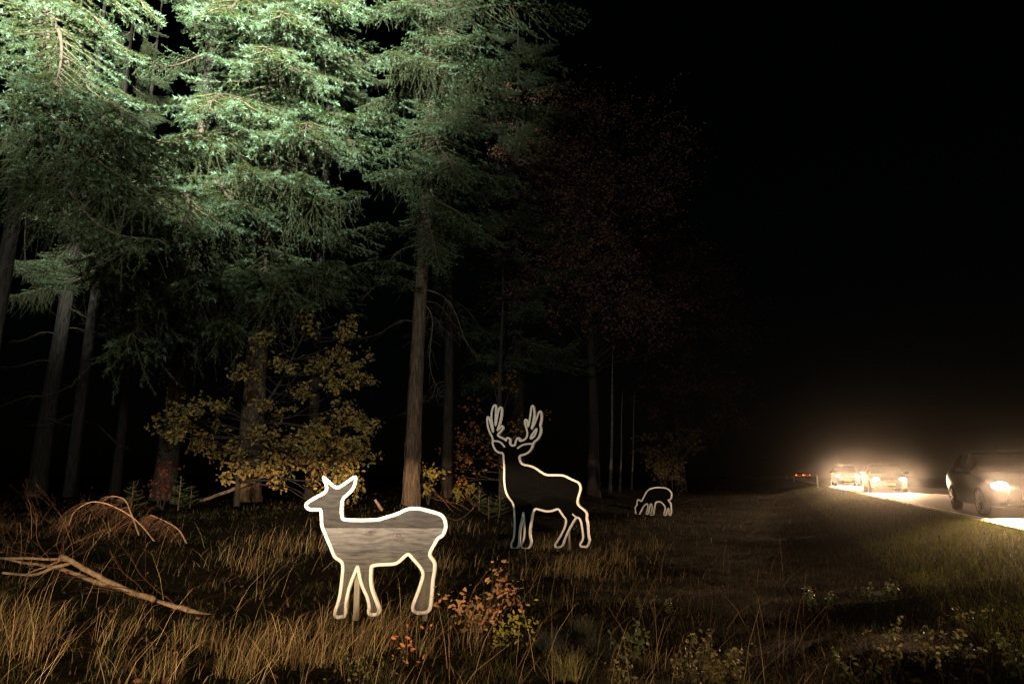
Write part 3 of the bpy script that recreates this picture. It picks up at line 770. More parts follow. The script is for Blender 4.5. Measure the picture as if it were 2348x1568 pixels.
def deer(name, label, scale, off, outline, extra, holes, foot, yaw, width, cuts, mats, stakes, thick=0.028, edge=0.045):
    """board traced on its own upright plane through the point where its feet meet the ground"""
    tp = lambda q: ((off[0] + q[0] * scale) * 2348 / 2480.0, (off[1] + q[1] * scale) * 2348 / 2480.0)
    b = hit(*tp(foot))
    u = Vector((math.cos(yaw), math.sin(yaw), 0)); nrm = Vector((math.sin(yaw), -math.cos(yaw), 0)); o = Vector((0, 0, CAMZ))
    def loc(q):
        d = ray(*tp(q)); t = (b - o).dot(nrm) / d.dot(nrm); p = o + d * t
        return ((p - b).dot(u), (p - b).z)
    root = thing(name, label, 'deer board', b, yaw, 'deer outline boards')
    loops = [smooth_line([loc(q) for q in outline], 2)] + [smooth_line([loc(q) for q in h], 2) for h in holes]
    zs = [p[1] for p in loops[0]]; zc = [max(zs) + 1] + [loc((0, c))[1] for c in cuts] + [min(zs) - 1]
    for i in range(len(zc) - 1):
        bm = bmesh.new()
        for lp in loops:
            vs = [bm.verts.new((x, 0, z)) for x, z in lp]
            for k in range(len(vs)): bm.edges.new((vs[k], vs[(k + 1) % len(vs)]))
        bmesh.ops.triangle_fill(bm, use_beauty=True, use_dissolve=False, edges=bm.edges[:])
        gap = 0.0012
        bmesh.ops.bisect_plane(bm, geom=bm.verts[:] + bm.edges[:] + bm.faces[:], plane_co=(0, 0, zc[i] - gap), plane_no=(0, 0, 1), clear_outer=True)
        bmesh.ops.bisect_plane(bm, geom=bm.verts[:] + bm.edges[:] + bm.faces[:], plane_co=(0, 0, zc[i + 1] + gap), plane_no=(0, 0, -1), clear_outer=True)
        if not bm.faces: bm.free(); continue
        r = bmesh.ops.extrude_face_region(bm, geom=bm.faces[:])
        bmesh.ops.translate(bm, verts=[v for v in r['geom'] if isinstance(v, bmesh.types.BMVert)], vec=(0, thick, 0))
        bmesh.ops.recalc_face_normals(bm, faces=bm.faces[:])
        off_ = rnd.uniform(-0.002, 0.002)
        for v in bm.verts: v.co.y += off_
        left = set(bm.faces)
        while left:
            isl = set(); todo = [left.pop()]
            while todo:
                f = todo.pop(); isl.add(f)
                for e in f.edges:
                    for f2 in e.link_faces:
                        if f2 in left: left.discard(f2); todo.append(f2)
            vs = list({v for f in isl for v in f.verts}); ix = {v: n for n, v in enumerate(vs)}
            me = bpy.data.meshes.new('plank'); me.from_pydata([tuple(v.co) for v in vs], [], [[ix[v] for v in f.verts] for f in isl])
            me.materials.append(mats[i % len(mats)])
            link(bpy.data.objects.new('plank', me), root)
        bm.free()
    g = Geo()
    for lp in loops: band(g, lp, width, -0.010, edge)
    for e in extra: band(g, smooth_line([loc(q) for q in e], 2, False), width * 0.85, -0.0115, edge * 0.5, False)
    g.obj('white_outline', M['paint'], root, smooth=False)
    for (sx, top, wd, m) in stakes:
        x, z1 = loc((sx, top)); g = Geo()
        box(g, (x, thick + 0.03, (z1 - 0.35) / 2), (wd, wd * 0.9, z1 + 0.35))
        o2 = g.obj('stake', m, root, smooth=False)
    return root

doe = [(357,185),(418,245),(475,290),(550,240),(636,175),(630,245),(605,300),(560,340),(522,375),(515,430),(512,500),(518,540),(545,552),(640,555),(720,555),(830,550),(870,535),(960,510),(1010,490),(1060,463),(1110,455),(1170,457),(1230,472),(1300,490),(1345,505),(1375,530),(1390,575),(1393,620),(1378,660),(1360,690),(1325,705),(1300,750),(1260,820),(1255,855),(1280,885),(1298,915),(1298,980),(1283,1050),(1278,1130),(1272,1200),(1262,1290),(1245,1325),(1200,1335),(1150,1338),(1118,1320),(1112,1290),(1130,1230),(1155,1170),(1175,1110),(1195,1050),(1203,1010),(1190,970),(1160,930),(1120,885),(1090,850),(1072,842),(1050,855),(1020,885),(985,915),(950,925),(880,928),(820,930),(780,938),(762,945),(760,1000),(757,1050),(762,1110),(775,1160),(795,1210),(815,1260),(830,1310),(825,1340),(790,1352),(750,1350),(738,1325),(748,1290),(740,1240),(725,1190),(700,1140),(680,1090),(665,1030),(655,970),(648,945),(638,965),(620,1010),(600,1060),(585,1100),(570,1150),(560,1200),(550,1260),(548,1310),(542,1365),(510,1370),(475,1375),(452,1350),(460,1315),(480,1265),(497,1200),(508,1130),(515,1060),(522,1000),(525,940),(515,905),(485,885),(455,865),(440,830),(420,780),(395,720),(370,660),(352,620),(345,580),(343,520),(342,465),(300,465),(240,465),(212,440),(215,415),(250,390),(310,355),(370,325),(390,295),(385,260),(370,220)]
STAKE = noise_mat('pale_stake_wood', [(0.3, (0.20, 0.19, 0.15)), (0.7, (0.38, 0.36, 0.30))], scale=(10, 10, 1), nscale=3, bump=0.2, bdist=0.004)
deer('deer_board', 'grey planked doe board with thick white outline standing in long grass', 500 / 1742.0, (680, 1100), doe, [], [], (640, 1420), R(-2), 0.033,
     [618, 826, 985], [WD, WL, WM, WV], [(640, 955, 0.05, STAKE), (1215, 1050, 0.045, STAKE)], edge=0.034)

stag = [(310,575),(312,640),(319,720),(316,800),(321,880),(335,950),(360,1000),(400,1045),(412,1100),(415,1180),(419,1240),(415,1330),(408,1390),(388,1430),(382,1462),(398,1486),(432,1485),(458,1460),(461,1380),(465,1300),(480,1230),(494,1185),(500,1130),(506,1195),(512,1270),(512,1340),(505,1390),(488,1430),(480,1460),(500,1485),(545,1485),(570,1450),(575,1410),(562,1370),(560,1310),(575,1220),(585,1150),(610,1100),(660,1115),(720,1130),(775,1125),(830,1100),(855,1135),(880,1175),(905,1200),(905,1240),(890,1290),(860,1350),(830,1400),(805,1435),(800,1460),(820,1472),(860,1465),(878,1440),(890,1400),(915,1340),(950,1270),(985,1210),(1003,1185),(1030,1190),(1050,1230),(1060,1300),(1070,1370),(1062,1405),(1040,1435),(1040,1460),(1080,1465),(1105,1465),(1120,1435),(1130,1400),(1120,1380),(1115,1320),(1112,1250),(1098,1200),(1103,1165),(1095,1130),(1050,1095),(1015,1065),(1012,1030),(1025,980),(1042,930),(1042,890),(1025,855),(990,840),(945,820),(900,795),(860,785),(780,785),(715,785),(665,755),(610,715),(555,695),(490,685),(465,650),(458,600),(510,590),(545,572),(575,540),(586,505),(600,470),(640,442),(660,395),(668,340),(656,310),(673,250),(670,182),(650,180),(630,240),(602,310),(573,357),(594,280),(606,200),(596,128),(577,128),(569,200),(557,280),(545,332),(539,295),(530,260),(514,260),(512,290),(530,345),(540,390),(530,432),(500,456),(462,462),(466,434),(440,434),(426,470),(420,504),(388,506),(368,482),(378,440),(340,428),(338,462),(322,442),(272,422),(252,402),(284,372),(308,342),(302,316),(284,330),(249,368),(271,310),(290,230),(297,145),(275,140),(260,190),(246,270),(233,330),(236,220),(242,126),(223,118),(200,170),(195,250),(209,320),(216,392),(190,300),(172,232),(154,238),(160,320),(180,380),(212,438),(207,475),(212,505),(235,550),(265,572)]
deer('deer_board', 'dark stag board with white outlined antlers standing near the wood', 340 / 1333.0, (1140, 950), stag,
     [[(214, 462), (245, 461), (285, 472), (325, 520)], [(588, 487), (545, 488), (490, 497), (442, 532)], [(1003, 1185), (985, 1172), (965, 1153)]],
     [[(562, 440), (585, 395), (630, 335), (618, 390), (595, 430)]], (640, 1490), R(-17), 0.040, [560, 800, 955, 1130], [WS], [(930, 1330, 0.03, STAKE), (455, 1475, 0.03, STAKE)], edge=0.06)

fawn = [(590,1150),(580,1050),(572,970),(590,930),(618,905),(612,850),(630,800),(650,775),(675,790),(705,822),(735,800),(770,730),(820,640),(860,570),(910,530),(1000,505),(1090,490),(1200,492),(1300,505),(1370,540),(1415,590),(1440,640),(1430,720),(1405,785),(1348,785),(1385,830),(1420,890),(1425,980),(1425,1150),(1375,1150),(1378,1060),(1365,968),(1330,1040),(1310,1100),(1320,1150),(1240,1150),(1275,1050),(1292,950),(1190,825),(1060,830),(1035,930),(1010,1060),(1000,1155),(925,1155),(962,1070),(980,960),(958,868),(925,900),(905,1000),(882,1120),(830,1122),(850,1050),(872,960),(865,858),(785,915),(735,1000),(700,1075),(660,1150)]
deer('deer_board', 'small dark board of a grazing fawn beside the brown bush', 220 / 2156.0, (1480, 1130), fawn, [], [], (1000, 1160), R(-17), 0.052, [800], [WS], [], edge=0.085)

# ------------------------------------------------------------------ fallen wood
def fallen(name, label, strokes, twigs, m=M['deadwood'], lift=0.05, seed=1, cat='branch', twm=None, depthjit=0.0):
    """strokes: list of (photo polyline, start px width, end px width); the lowest points lie on the ground"""
    gen = random.Random(seed)
    b = hit(*strokes[0][0][-1]); root = thing(name, label, cat, b)
    g = Geo(); tw = Geo()
    for pts, w0, w1, d0, d1 in strokes:
        Q = []
        for i, (px, py) in enumerate(pts):
            D = d0 + (d1 - d0) * i / (len(pts) - 1)
            p = at(px, py, D); z = gz(p.x, p.y)
            if p.z < z + 0.01: p.z = z + 0.01
            Q.append(tuple(p - b))
        n = 8 * len(pts); P = spline(Q, n)
        P = P + np.cumsum(nrs.randn(n, 3) * 0.004, 0) * np.linspace(0, 1, n)[:, None]
        rad = np.linspace(w0 * d0, w1 * d1, n) / F / 2 * 0.72
        rip = 1 + 0.10 * nrs.randn(n, 9)
        tube(g, P, rad, 9, ripple=rip)
        for k in range(int(twigs * (len(pts) - 1))):
            i = gen.randint(2, n - 2); sp = []
            grow(tw, gen, Vector(P[i]), (gen.gauss(0, 1), gen.gauss(0, 0.6), gen.gauss(0.4, 0.6)), gen.uniform(0.3, 0.75), 0.0038, 2, sp, 0.07, 0, spread=0.55, seg=4)
    g.obj('limb', m, root)
    if tw.n: tag(tw.obj('twig_spray', twm or M['deadtwig'], root), kind='stuff')
    return root
b1 = hit(440, 1402).y; b2 = hit(350, 1385).y
fallen('fallen_branch', 'forked bare branch propped up across the lower fallen log', [
    ([(0, 1279), (90, 1281), (165, 1286)], 6, 9, b2 + 0.8, b2 + 0.6), ([(0, 1348), (70, 1335), (120, 1305), (170, 1291)], 8, 10, b2 + 0.2, b2 + 0.6), ([(55, 1330), (90, 1305), (140, 1287)], 4, 6, b2 + 0.3, b2 + 0.6),
    ([(140, 1275), (165, 1286), (230, 1325), (300, 1362), (356, 1386)], 14, 17, b2 + 0.7, b2)], 1.4, seed=71)
fallen('fallen_log', 'bent dead log lying in the grass below the forked branch', [
    ([(0, 1358), (45, 1352), (85, 1350)], 7, 8, b1 + 1.0, b1 + 0.9), ([(85, 1352), (130, 1354), (170, 1372), (215, 1392), (300, 1402), (380, 1404), (478, 1412)], 11, 17, b1 + 0.9, b1 - 0.1)], 1.5, seed=72, cat='log')
b3 = hit(458, 1150).y
fallen('leaning_log', 'straight pale log leaning up into the young oak', [([(632, 1076), (590, 1098), (530, 1122), (458, 1147)], 15, 9, b3 + 0.3, b3)], 0.4, seed=73, cat='log')
b4 = hit(870, 1170).y
fallen('broken_stump', 'short broken stick poking up behind the doe board', [([(860, 1145), (868, 1158), (876, 1178)], 8, 10, b4, b4)], 0, seed=74, cat='stump')
fallen('fallen_branch', 'pale thin stick lying under the leafy weeds', [([(1652, 1545), (1700, 1520), (1765, 1492)], 4, 3, 5.35, 5.75)], 0, seed=75)
fallen('fallen_branch', 'thin arched twig lying in the grass right of the doe', [([(1010, 1180), (1050, 1190), (1085, 1165), (1090, 1160)], 3, 2, 10, 10.5)], 2, seed=76)

def dead_bough(px_tip, pts, label, seed, down, depth):
    """an arched dead bough with combs of hanging twigs"""
    gen = np.random.RandomState(seed); D = depth
    b = hit(*pts[-1]); root = thing('dead_bough', label, 'branch', b, 0, 'arched dead fir boughs')
    Q = [tuple(at(px, py, D + 0.15 * i) - b) for i, (px, py) in enumerate(pts)]
    P = spline(Q, 40); g = Geo(); tube(g, P, np.linspace(0.004, 0.012, 40), 6); g.obj('limb', M['deadwood'], root)
    tw = Geo(); fine = Geo()
    for i in range(26):
        k = gen.randint(0, 32); p = P[k]; sgn = -1 if i % 2 else 1
        l = down * (0.35 + 0.75 * gen.rand()) * (0.5 + k / 40.0)
        s = np.linspace(0, 1, 9)[:, None]
        d = np.array([-0.55 + 0.25 * gen.randn(), sgn * 0.55 + 0.2 * gen.randn(), 0.35 + 0.2 * gen.randn()])
        S = p + d * s * l; S[:, 2] -= 0.95 * l * s[:, 0] ** 2
        tube(tw, S, np.linspace(0.0042, 0.0016, 9), 4, cap=False)
        for j in range(11):
            v = gen.rand(); q = np.array([np.interp(v * 8, np.arange(9), S[:, c]) for c in range(3)]); l2 = 0.06 + 0.13 * gen.rand(); s2 = np.linspace(0, 1, 4)[:, None]
            S2 = q + np.array([-0.4 + 0.4 * gen.randn(), 0.4 * gen.randn(), -0.55 + 0.3 * gen.randn()]) * s2 * l2
            tube(fine, S2, np.linspace(0.0016, 0.0008, 4), 3, cap=False)
    tw.obj('twig_comb', M['deadtwig'], root); tag(fine.obj('twig_fringe', M['deadtwig'], root), kind='stuff')
d1 = hit(375, 1255).y
dead_bough(None, [(158, 1205), (172, 1172), (215, 1150), (270, 1165), (320, 1200), (365, 1255)], 'large arched dead bough with rusty hanging twigs', 81, 0.5, d1 - 0.3)
dead_bough(None, [(345, 1180), (380, 1195), (410, 1215), (428, 1245)], 'smaller arched dead bough at the right of the rusty one', 82, 0.5, d1 - 0.1)
dead_bough(None, [(235, 1150), (255, 1138), (285, 1145), (300, 1175), (320, 1230)], 'thin looped dead bough rising behind the rusty one', 83, 0.4, d1 + 0.3)

# ------------------------------------------------------------------ grass and low plants
def blades(n_near, seed):
    gen = np.random.RandomState(seed)
    tall = []
    for px, py, r, k in [(700, 1520, .40, 1.), (560, 1540, .35, .9), (640, 1480, .3, .8), (830, 1500, .40, 1.), (900, 1455, .35, 1.), (60, 1490, .5, .8), (20, 1440, .5, .6), (760, 1460, .3, .9), (950, 1500, .3, .7),
                         (1070, 1480, .25, .9), (1120, 1500, .2, .6), (1320, 1320, .7, .9), (1400, 1290, .7, .7), (650, 1265, .8, .8), (570, 1310, .8, .6), (720, 1260, .6, .8), (1010, 1300, .6, .7), (480, 1500, .4, .5),
                         (250, 1470, .5, .5), (130, 1500, .5, .5), (1250, 1260, .8, .6), (1060, 1215, 1., .6), (880, 1220, .8, .5), (360, 1560, .35, .6), (1460, 1260, .8, .5), (430, 1480, .4, .6), (980, 1230, .8, .7)]:
        p = hit(px, py); tall.append((p.x, p.y, r, k))
    out = []
    def emit(x, y, h, wd, lean, col):
        out.append((x, y, gz(x, y) - 0.02, h, wd, *lean, *col))
    STRAW = np.array([0.29, 0.21, 0.11]); PALE = np.array([0.50, 0.39, 0.22]); OLV = np.array([0.085, 0.09, 0.034]); GRN = np.array([0.062, 0.09, 0.028]); RUST = np.array([0.13, 0.07, 0.042]); GREY = np.array([0.07, 0.086, 0.066])
    for i in range(n_near):
        if i % 4:
            Y = 3.4 * (30 / 3.4) ** (gen.rand() ** 1.05); X = gen.uniform(-0.86, 0.86) * Y
        else:
            Y = 7.0 * (60 / 7.0) ** gen.rand(); X = RE.x + RD.x / RD.y * Y - gen.rand() ** 1.3 * 9.5
            if abs(X) > 0.9 * Y: continue
        s = side(X, Y)
        if s < 0.05: continue
        nz = mnoise.noise((X * 0.9, Y * 0.9, 1.7)); nz2 = mnoise.noise((X * 2.6, Y * 2.6, 5.2))
        t = 0.0
        for (tx, ty, tr, tk) in tall:
            d2 = ((X - tx) ** 2 + (Y - ty) ** 2) / (tr * tr * 0.6)
            if d2 < 6: t = max(t, tk * math.exp(-d2))
        right = sm(-0.2, 0.45, X / Y)
        t = max(t, (0.26 - 0.25 * right) * max(0, nz + 0.05) * 1.2 * (1 if s < 13 else 0.4))
        verge = 1 - sm(1.5, 3.6, s)
        wood = sm(13.5, 16.5, s)
        if wood > 0 and gen.rand() < wood * 0.75: continue
        if nz2 < 0.10 - 0.35 * right and t < 0.45 and verge < 0.5 and gen.rand() < 0.9: continue
        u = gen.rand(); far = max(1.0, Y / 8.0)
        if verge > 0.5:
            h = 0.06 + 0.12 * gen.rand(); c = np.array([0.12, 0.16, 0.024]) if u < 0.6 else (np.array([0.17, 0.16, 0.035]) if u < 0.9 else STRAW * 0.6)
            ln = (gen.randn() * 0.5, gen.randn() * 0.5)
        elif u < t * 1.15:
            h = (0.16 + 0.30 * gen.rand()) * (0.5 + 0.6 * t); v = gen.rand()
            c = STRAW if v < 0.42 else (PALE if v < 0.55 else (OLV * 1.4 if v < 0.82 else RUST))
            ln = (0.30 + 0.28 * gen.randn(), 0.25 * gen.randn())
        else:
            h = 0.03 + 0.13 * gen.rand() ** 1.6; v = gen.rand()
            c = OLV if v < 0.34 else (GRN if v < 0.60 - 0.1 * right else (GREY if v < 0.66 + 0.1 * right else (RUST * 0.8 if v < 0.93 else STRAW * 0.8)))
            ln = (0.1 + 0.6 * gen.randn(), 0.6 * gen.randn())
        if gen.rand() < 0.28: ln = (gen.randn() * 1.5, gen.randn() * 1.2); h *= 0.8
        emit(X, Y, h, (0.0014 + 0.0014 * gen.rand()) * far ** 0.85, ln, c * gen.uniform(0.7, 1.25))
    for i in range(420):
        Y = 3.6 * (11 / 3.6) ** gen.rand(); X = gen.uniform(-0.85, 0.75) * Y
        if side(X, Y) < 3.5: continue
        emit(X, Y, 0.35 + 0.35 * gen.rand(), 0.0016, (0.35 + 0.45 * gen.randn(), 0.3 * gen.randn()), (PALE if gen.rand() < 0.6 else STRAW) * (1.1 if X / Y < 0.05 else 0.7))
    A = np.array(out); n = len(A)
    B = A[:, :3]; h = A[:, 3:4]; wd = A[:, 4:5]; ln = A[:, 5:7]; col = A[:, 7:10]
    ang = gen.rand(n, 1) * 6.28; wv = np.concatenate([np.cos(ang) * wd, np.sin(ang) * wd * 0.5, np.zeros((n, 1))], 1)
    lv = np.concatenate([ln, np.zeros((n, 1))], 1) * h
    up = np.array([[0, 0, 1.0]])
    hz = h / np.sqrt(1 + (ln ** 2).sum(1, keepdims=True) * 0.7)
    p1 = B + up * hz * 0.45 + lv * 0.25; p2 = B + up * hz * 0.82 + lv * 0.62; p3 = B + up * hz * (0.98 - 0.12 * gen.rand(n, 1)) + lv * (1.05 + 0.35 * gen.rand(n, 1))
    V = np.stack([B - wv, B + wv, p1 - wv * .85, p1 + wv * .85, p2 - wv * .55, p2 + wv * .55, p3], 1)
    k = (np.arange(n) * 7)[:, None]
    T = np.concatenate([k + np.array([a]) for a in ([0, 1, 3], [0, 3, 2], [2, 3, 5], [2, 5, 4], [4, 5, 6])])
    g = Geo(); g.add(V.reshape(-1, 3), T, None, 0, np.repeat(col, 7, axis=0))
    o = g.obj('grass', M['grass'], None, smooth=True, tint=True)
    tag(o, 'long dry straw and green grass covering the clearing', 'grass', kind='stuff')
blades(190000, 5)

def fallen_leaves():
    gen = random.Random(91); g = Geo(); spots = []
    for i in range(1100):
        Y = 3.6 * (24 / 3.6) ** gen.random(); X = gen.uniform(-0.85, 0.8) * Y
        if side(X, Y) < 2.2: continue
        spots.append((X, Y, gz(X, Y) + gen.uniform(0.0, 0.06)))
    add_leaves(g, spots, 'oak', [(0.06, 0.034, 0.022), (0.09, 0.045, 0.028), (0.05, 0.03, 0.02), (0.13, 0.062, 0.036)], 0.05, gen)
    tag(g.obj('leaf_litter', M['leaf'], None, tint=True), 'brown fallen leaves scattered over the dark soil', 'leaf litter', kind='stuff')
fallen_leaves()

def weed(px, py, hpx, wpx, nst, cols, label, seed, size=0.03, name='weed'):
    """upright leafy stems with narrow leaves in whorls"""
    gen = random.Random(seed); b = hit(px, py); s = b.y / F
    root = thing(name, label, 'weed', b, 0, 'leafy weeds in the clearing')
    g = Geo(); L = Geo(); spots = []
    for i in range(nst):
        dx = gen.uniform(-0.5, 0.5) * wpx * s; dy = gen.uniform(-0.2, 0.2); h = hpx * s * gen.uniform(0.55, 1.0)
        z0 = gz(b.x + dx, b.y + dy) - b.z - 0.02
        P = spline([(dx, dy, z0), (dx + gen.gauss(0, 0.03), dy, z0 + h * 0.5), (dx + gen.gauss(0, 0.07) * h * 3, dy + gen.gauss(0, .05), z0 + h)], 10)
        g = Geo(); tube(g, P, np.linspace(0.0035, 0.0015, 10), 4, cap=False); g.obj('stem', M['twig'], root)
        for k in range(int(h / 0.011)):
            u = gen.uniform(0.12, 1.0); q = [np.interp(u * 9, range(10), P[:, c]) for c in range(3)]
            spots.append((q[0] + gen.gauss(0, 0.018), q[1] + gen.gauss(0, 0.018), q[2] + gen.gauss(0, 0.01)))
    add_leaves(L, spots, 'beech', cols, size, gen)
    tag(L.obj('foliage', M['leaf'], root, tint=True), kind='stuff')
SAGE = [(0.20, 0.21, 0.09), (0.26, 0.25, 0.11), (0.15, 0.17, 0.07), (0.30, 0.28, 0.14)]
GRN2 = [(0.10, 0.15, 0.06), (0.13, 0.18, 0.08), (0.16, 0.19, 0.09)]
weed(1590, 1570, 120, 110, 10, SAGE, 'bushy leafy weed rising beside the thin pale stick', 101, 0.034)
weed(1690, 1575, 95, 70, 6, SAGE, 'leafy weed just right of the thin pale stick', 102, 0.034)
weed(1440, 1530, 110, 70, 5, GRN2, 'fresh green weed with whorled leaves left of the bushy weed', 103, 0.036)
weed(1410, 1585, 70, 60, 4, SAGE, 'short pale weed below the fresh green weed', 104, 0.03)
weed(2070, 1540, 100, 90, 6, SAGE, 'sprawling weed on the dark verge below the road', 105, 0.03)
weed(2180, 1530, 95, 110, 7, SAGE, 'wide bushy weed on the dark verge below the road', 106, 0.034)
weed(1880, 1390, 45, 60, 7, GRN2, 'small green tuft beside the scrap of white litter', 107, 0.035)
weed(2035, 1375, 45, 60, 7, GRN2, 'round grey green tuft right of the scrap of white litter', 108, 0.035)
weed(2330, 1550, 90, 70, 5, GRN2, 'green weed at the lit edge of the verge', 109, 0.034)
weed(1960, 1560, 70, 70, 4, GRN2, 'thin grey weed between the pale stick and the sprawling weed', 110, 0.03)
weed(1500, 1400, 40, 90, 6, GRN2, 'low dim weed in the clearing behind the fresh green weed', 111, 0.03)
weed(2230, 1440, 60, 80, 5, SAGE, 'straggly weed growing up the lit verge', 112, 0.03)

def tuft(px, py, n, l, cols, label, seed):
    gen = random.Random(seed); b = hit(px, py); g = Geo()
    for i in range(n):
        a = gen.uniform(0, 6.28); k = gen.uniform(0.3, 1.5); ll = l * gen.uniform(0.5, 1.2); wd = 0.0022
        ox, oy = gen.gauss(0, 0.05), gen.gauss(0, 0.05)
        P = np.array([(ox, oy, -0.02)] * 4) + np.array([(0, 0, 0), (math.cos(a) * k * .3 * ll, math.sin(a) * k * .3 * ll, .5 * ll), (math.cos(a) * k * .65 * ll, math.sin(a) * k * .65 * ll, .78 * ll), (math.cos(a) * k * ll, math.sin(a) * k * ll, (.95 - .45 * k) * ll)])
        wv = np.array([math.sin(a), -math.cos(a), 0]) * wd
        V = np.concatenate([[P[0] - wv, P[0] + wv, P[1] - wv, P[1] + wv, P[2] - wv * .6, P[2] + wv * .6, P[3]]])
        g.add(V, [(0, 1, 3), (0, 3, 2), (2, 3, 5), (2, 5, 4), (4, 5, 6)], None, 0, np.array(gen.choice(cols)) * gen.uniform(0.7, 1.2))
    o = g.obj('grass_tuft', M['grass'], None, tint=True); o.location = b
    tag(o, label, 'grass tuft', 'single grass tufts')
tuft(1300, 1560, 170, 0.22, [(0.36, 0.36, 0.16), (0.28, 0.30, 0.13), (0.44, 0.42, 0.2)], 'pale spiky grass tuft in front of the bare dark soil', 121)
tuft(1340, 1450, 150, 0.2, [(0.16, 0.18, 0.10), (0.14, 0.16, 0.11)], 'grey green grass tuft right of the yellow seedling', 122)
tuft(1260, 1490, 220, 0.2, [(0.11, 0.13, 0.12), (0.13, 0.15, 0.13)], 'bluish limp grass tuft between seedling and pale tuft', 123)
tuft(1370, 1500, 220, 0.2, [(0.10, 0.12, 0.11), (0.12, 0.15, 0.12)], 'low bluish grass tuft beside the fresh green weed', 124)

def litter():
    b = hit(2017, 1451 - 70); g = Geo(); gen = random.Random(4)
    th = [i * 0.785 for i in range(8)]; V = [(0, 0, 0.05)] + [(math.cos(t) * 0.05 * gen.uniform(.6, 1.2), math.sin(t) * 0.05, gen.uniform(0, 0.035)) for t in th]
    g.add(V, [(0, i + 1, (i + 1) % 8 + 1) for i in range(8)])
    o = g.obj('litter', M['litter'], None, smooth=False); o.location = b + Vector((0, 0, 0.06))
    tag(o, 'scrap of crumpled white litter lying between two green tufts', 'litter')
litter()

# ------------------------------------------------------------------ lamps
def beam_light(name, parent, loc, target, watts, col, az=0.36, cut=0.0, stray=0.06, low=0.30, soft=0.012, cone=130, radius=0.03, wide_k=1.9, up_to=0.55, skirt=0.0, hot=0.0):
    """a dipped headlamp: bright flat beam with a level cut-off and some stray light above it"""
    d = bpy.data.lights.new(name, 'SPOT'); d.energy = watts; d.color = col; d.spot_size = R(cone); d.spot_blend = 0.4; d.shadow_soft_size = radius
    d.use_nodes = True; ns = d.node_tree.nodes; ln = d.node_tree.links
    em = next(n for n in ns if n.type == 'EMISSION')
    tc = ns.new('ShaderNodeTexCoord'); sp = ns.new('ShaderNodeSeparateXYZ'); ln.new(tc.outputs['Normal'], sp.inputs[0])
    def mth(op, a, b=None):
        n = ns.new('ShaderNodeMath'); n.operation = op
        for i, q in enumerate((a, b)):
            if q is None: continue
            if isinstance(q, (int, float)): n.inputs[i].default_value = q
            else: ln.new(q, n.inputs[i])
        return n.outputs[0]
    zz = mth('ABSOLUTE', sp.outputs[2]); zz = mth('MAXIMUM', zz, 0.02)
    x = mth('DIVIDE', sp.outputs[0], zz); y = mth('DIVIDE', sp.outputs[1], zz)
    q = mth('DIVIDE', x, az); A = mth('POWER', 2.718, mth('MULTIPLY', mth('POWER', mth('ABSOLUTE', q), 3.0), -1.0))
    def mr(v, a, b, c, e):
        n = ns.new('ShaderNodeMapRange'); n.interpolation_type = 'SMOOTHSTEP'
        ln.new(v, n.inputs[0])
        for i, k in enumerate((a, b, c, e)): n.inputs[i + 1].default_value = k
        return n.outputs[0]
    above = mr(y, cut - soft, cut + soft, 1.0, 0.0)
    below = mr(y, -0.24, cut, low, 1.0)
    below = mth('ADD', below, mth('MULTIPLY', mr(y, -0.075, -0.005, 0.0, 1.0), hot))
    main = mth('MULTIPLY', mth('MULTIPLY', above, below), A)
    wide = mth('POWER', 2.718, mth('MULTIPLY', mth('POWER', mth('ABSOLUTE', mth('DIVIDE', x, az * wide_k)), 2.0), -1.0))
    up = mr(y, cut, cut + up_to, 1.0, 0.0)
    near = mth('MULTIPLY', mr(y, cut, cut + 0.17, 1.0, 0.0), skirt)
    st = mth('MULTIPLY', wide, mth('ADD', mth('MULTIPLY', up, stray), mth('MULTIPLY', near, mr(y, cut - soft, cut + soft, 0.0, 1.0))))
    tot = mth('ADD', main, st)
    ln.new(tot, em.inputs[1])
    o = bpy.data.objects.new(name, d); link(o, parent)
    o.location = loc
    o.rotation_euler = (Vector(target) - Vector(loc)).to_track_quat('-Z', 'Y').to_euler()
    return o

# ------------------------------------------------------------------ cars
def car_body_stations(kind):
    # x (0 front .. -L rear), half width, underside, shoulder z, roof-line z, half width at roof
    if kind == 'hatch':
        return [(0.00, .52, .34, .56, .58, .50), (-.06, .68, .26, .62, .65, .60), (-.25, .80, .20, .70, .74, .66), (-.6, .86, .19, .78, .83, .70), (-1.05, .88, .19, .86, .92, .70), (-1.25, .88, .19, .90, .97, .68),
                (-1.6, .89, .19, .92, 1.20, .62), (-1.95, .89, .19, .93, 1.40, .60), (-2.3, .89, .19, .94, 1.47, .60), (-2.8, .89, .19, .95, 1.49, .60), (-3.3, .88, .20, .96, 1.46, .59), (-3.7, .87, .21, .97, 1.38, .57), (-4.0, .84, .26, .96, 1.12, .62), (-4.15, .76, .32, .92, .98, .64), (-4.2, .60, .40, .80, .84, .56)]
    return [(0.00, .60, .38, .70, .72, .58), (-.06, .76, .30, .82, .86, .68), (-.25, .86, .25, .92, .97, .74), (-.6, .90, .24, .98, 1.04, .76), (-1.0, .92, .24, 1.03, 1.10, .76), (-1.15, .92, .24, 1.05, 1.14, .74),
            (-1.5, .93, .24, 1.06, 1.40, .70), (-1.85, .93, .24, 1.07, 1.62, .68), (-2.2, .93, .24, 1.08, 1.70, .68), (-2.8, .93, .24, 1.09, 1.72, .68), (-3.5, .93, .25, 1.10, 1.71, .68), (-4.1, .92, .26, 1.10, 1.66, .67), (-4.4, .90, .30, 1.08, 1.40, .70), (-4.52, .84, .34, 1.02, 1.08, .72), (-4.56, .70, .42, .9, .94, .64)]

def weld(o):
    bm = bmesh.new(); bm.from_mesh(o.data); bmesh.ops.remove_doubles(bm, verts=bm.verts[:], dist=0.0005)
    bm.to_mesh(o.data); bm.free(); return o

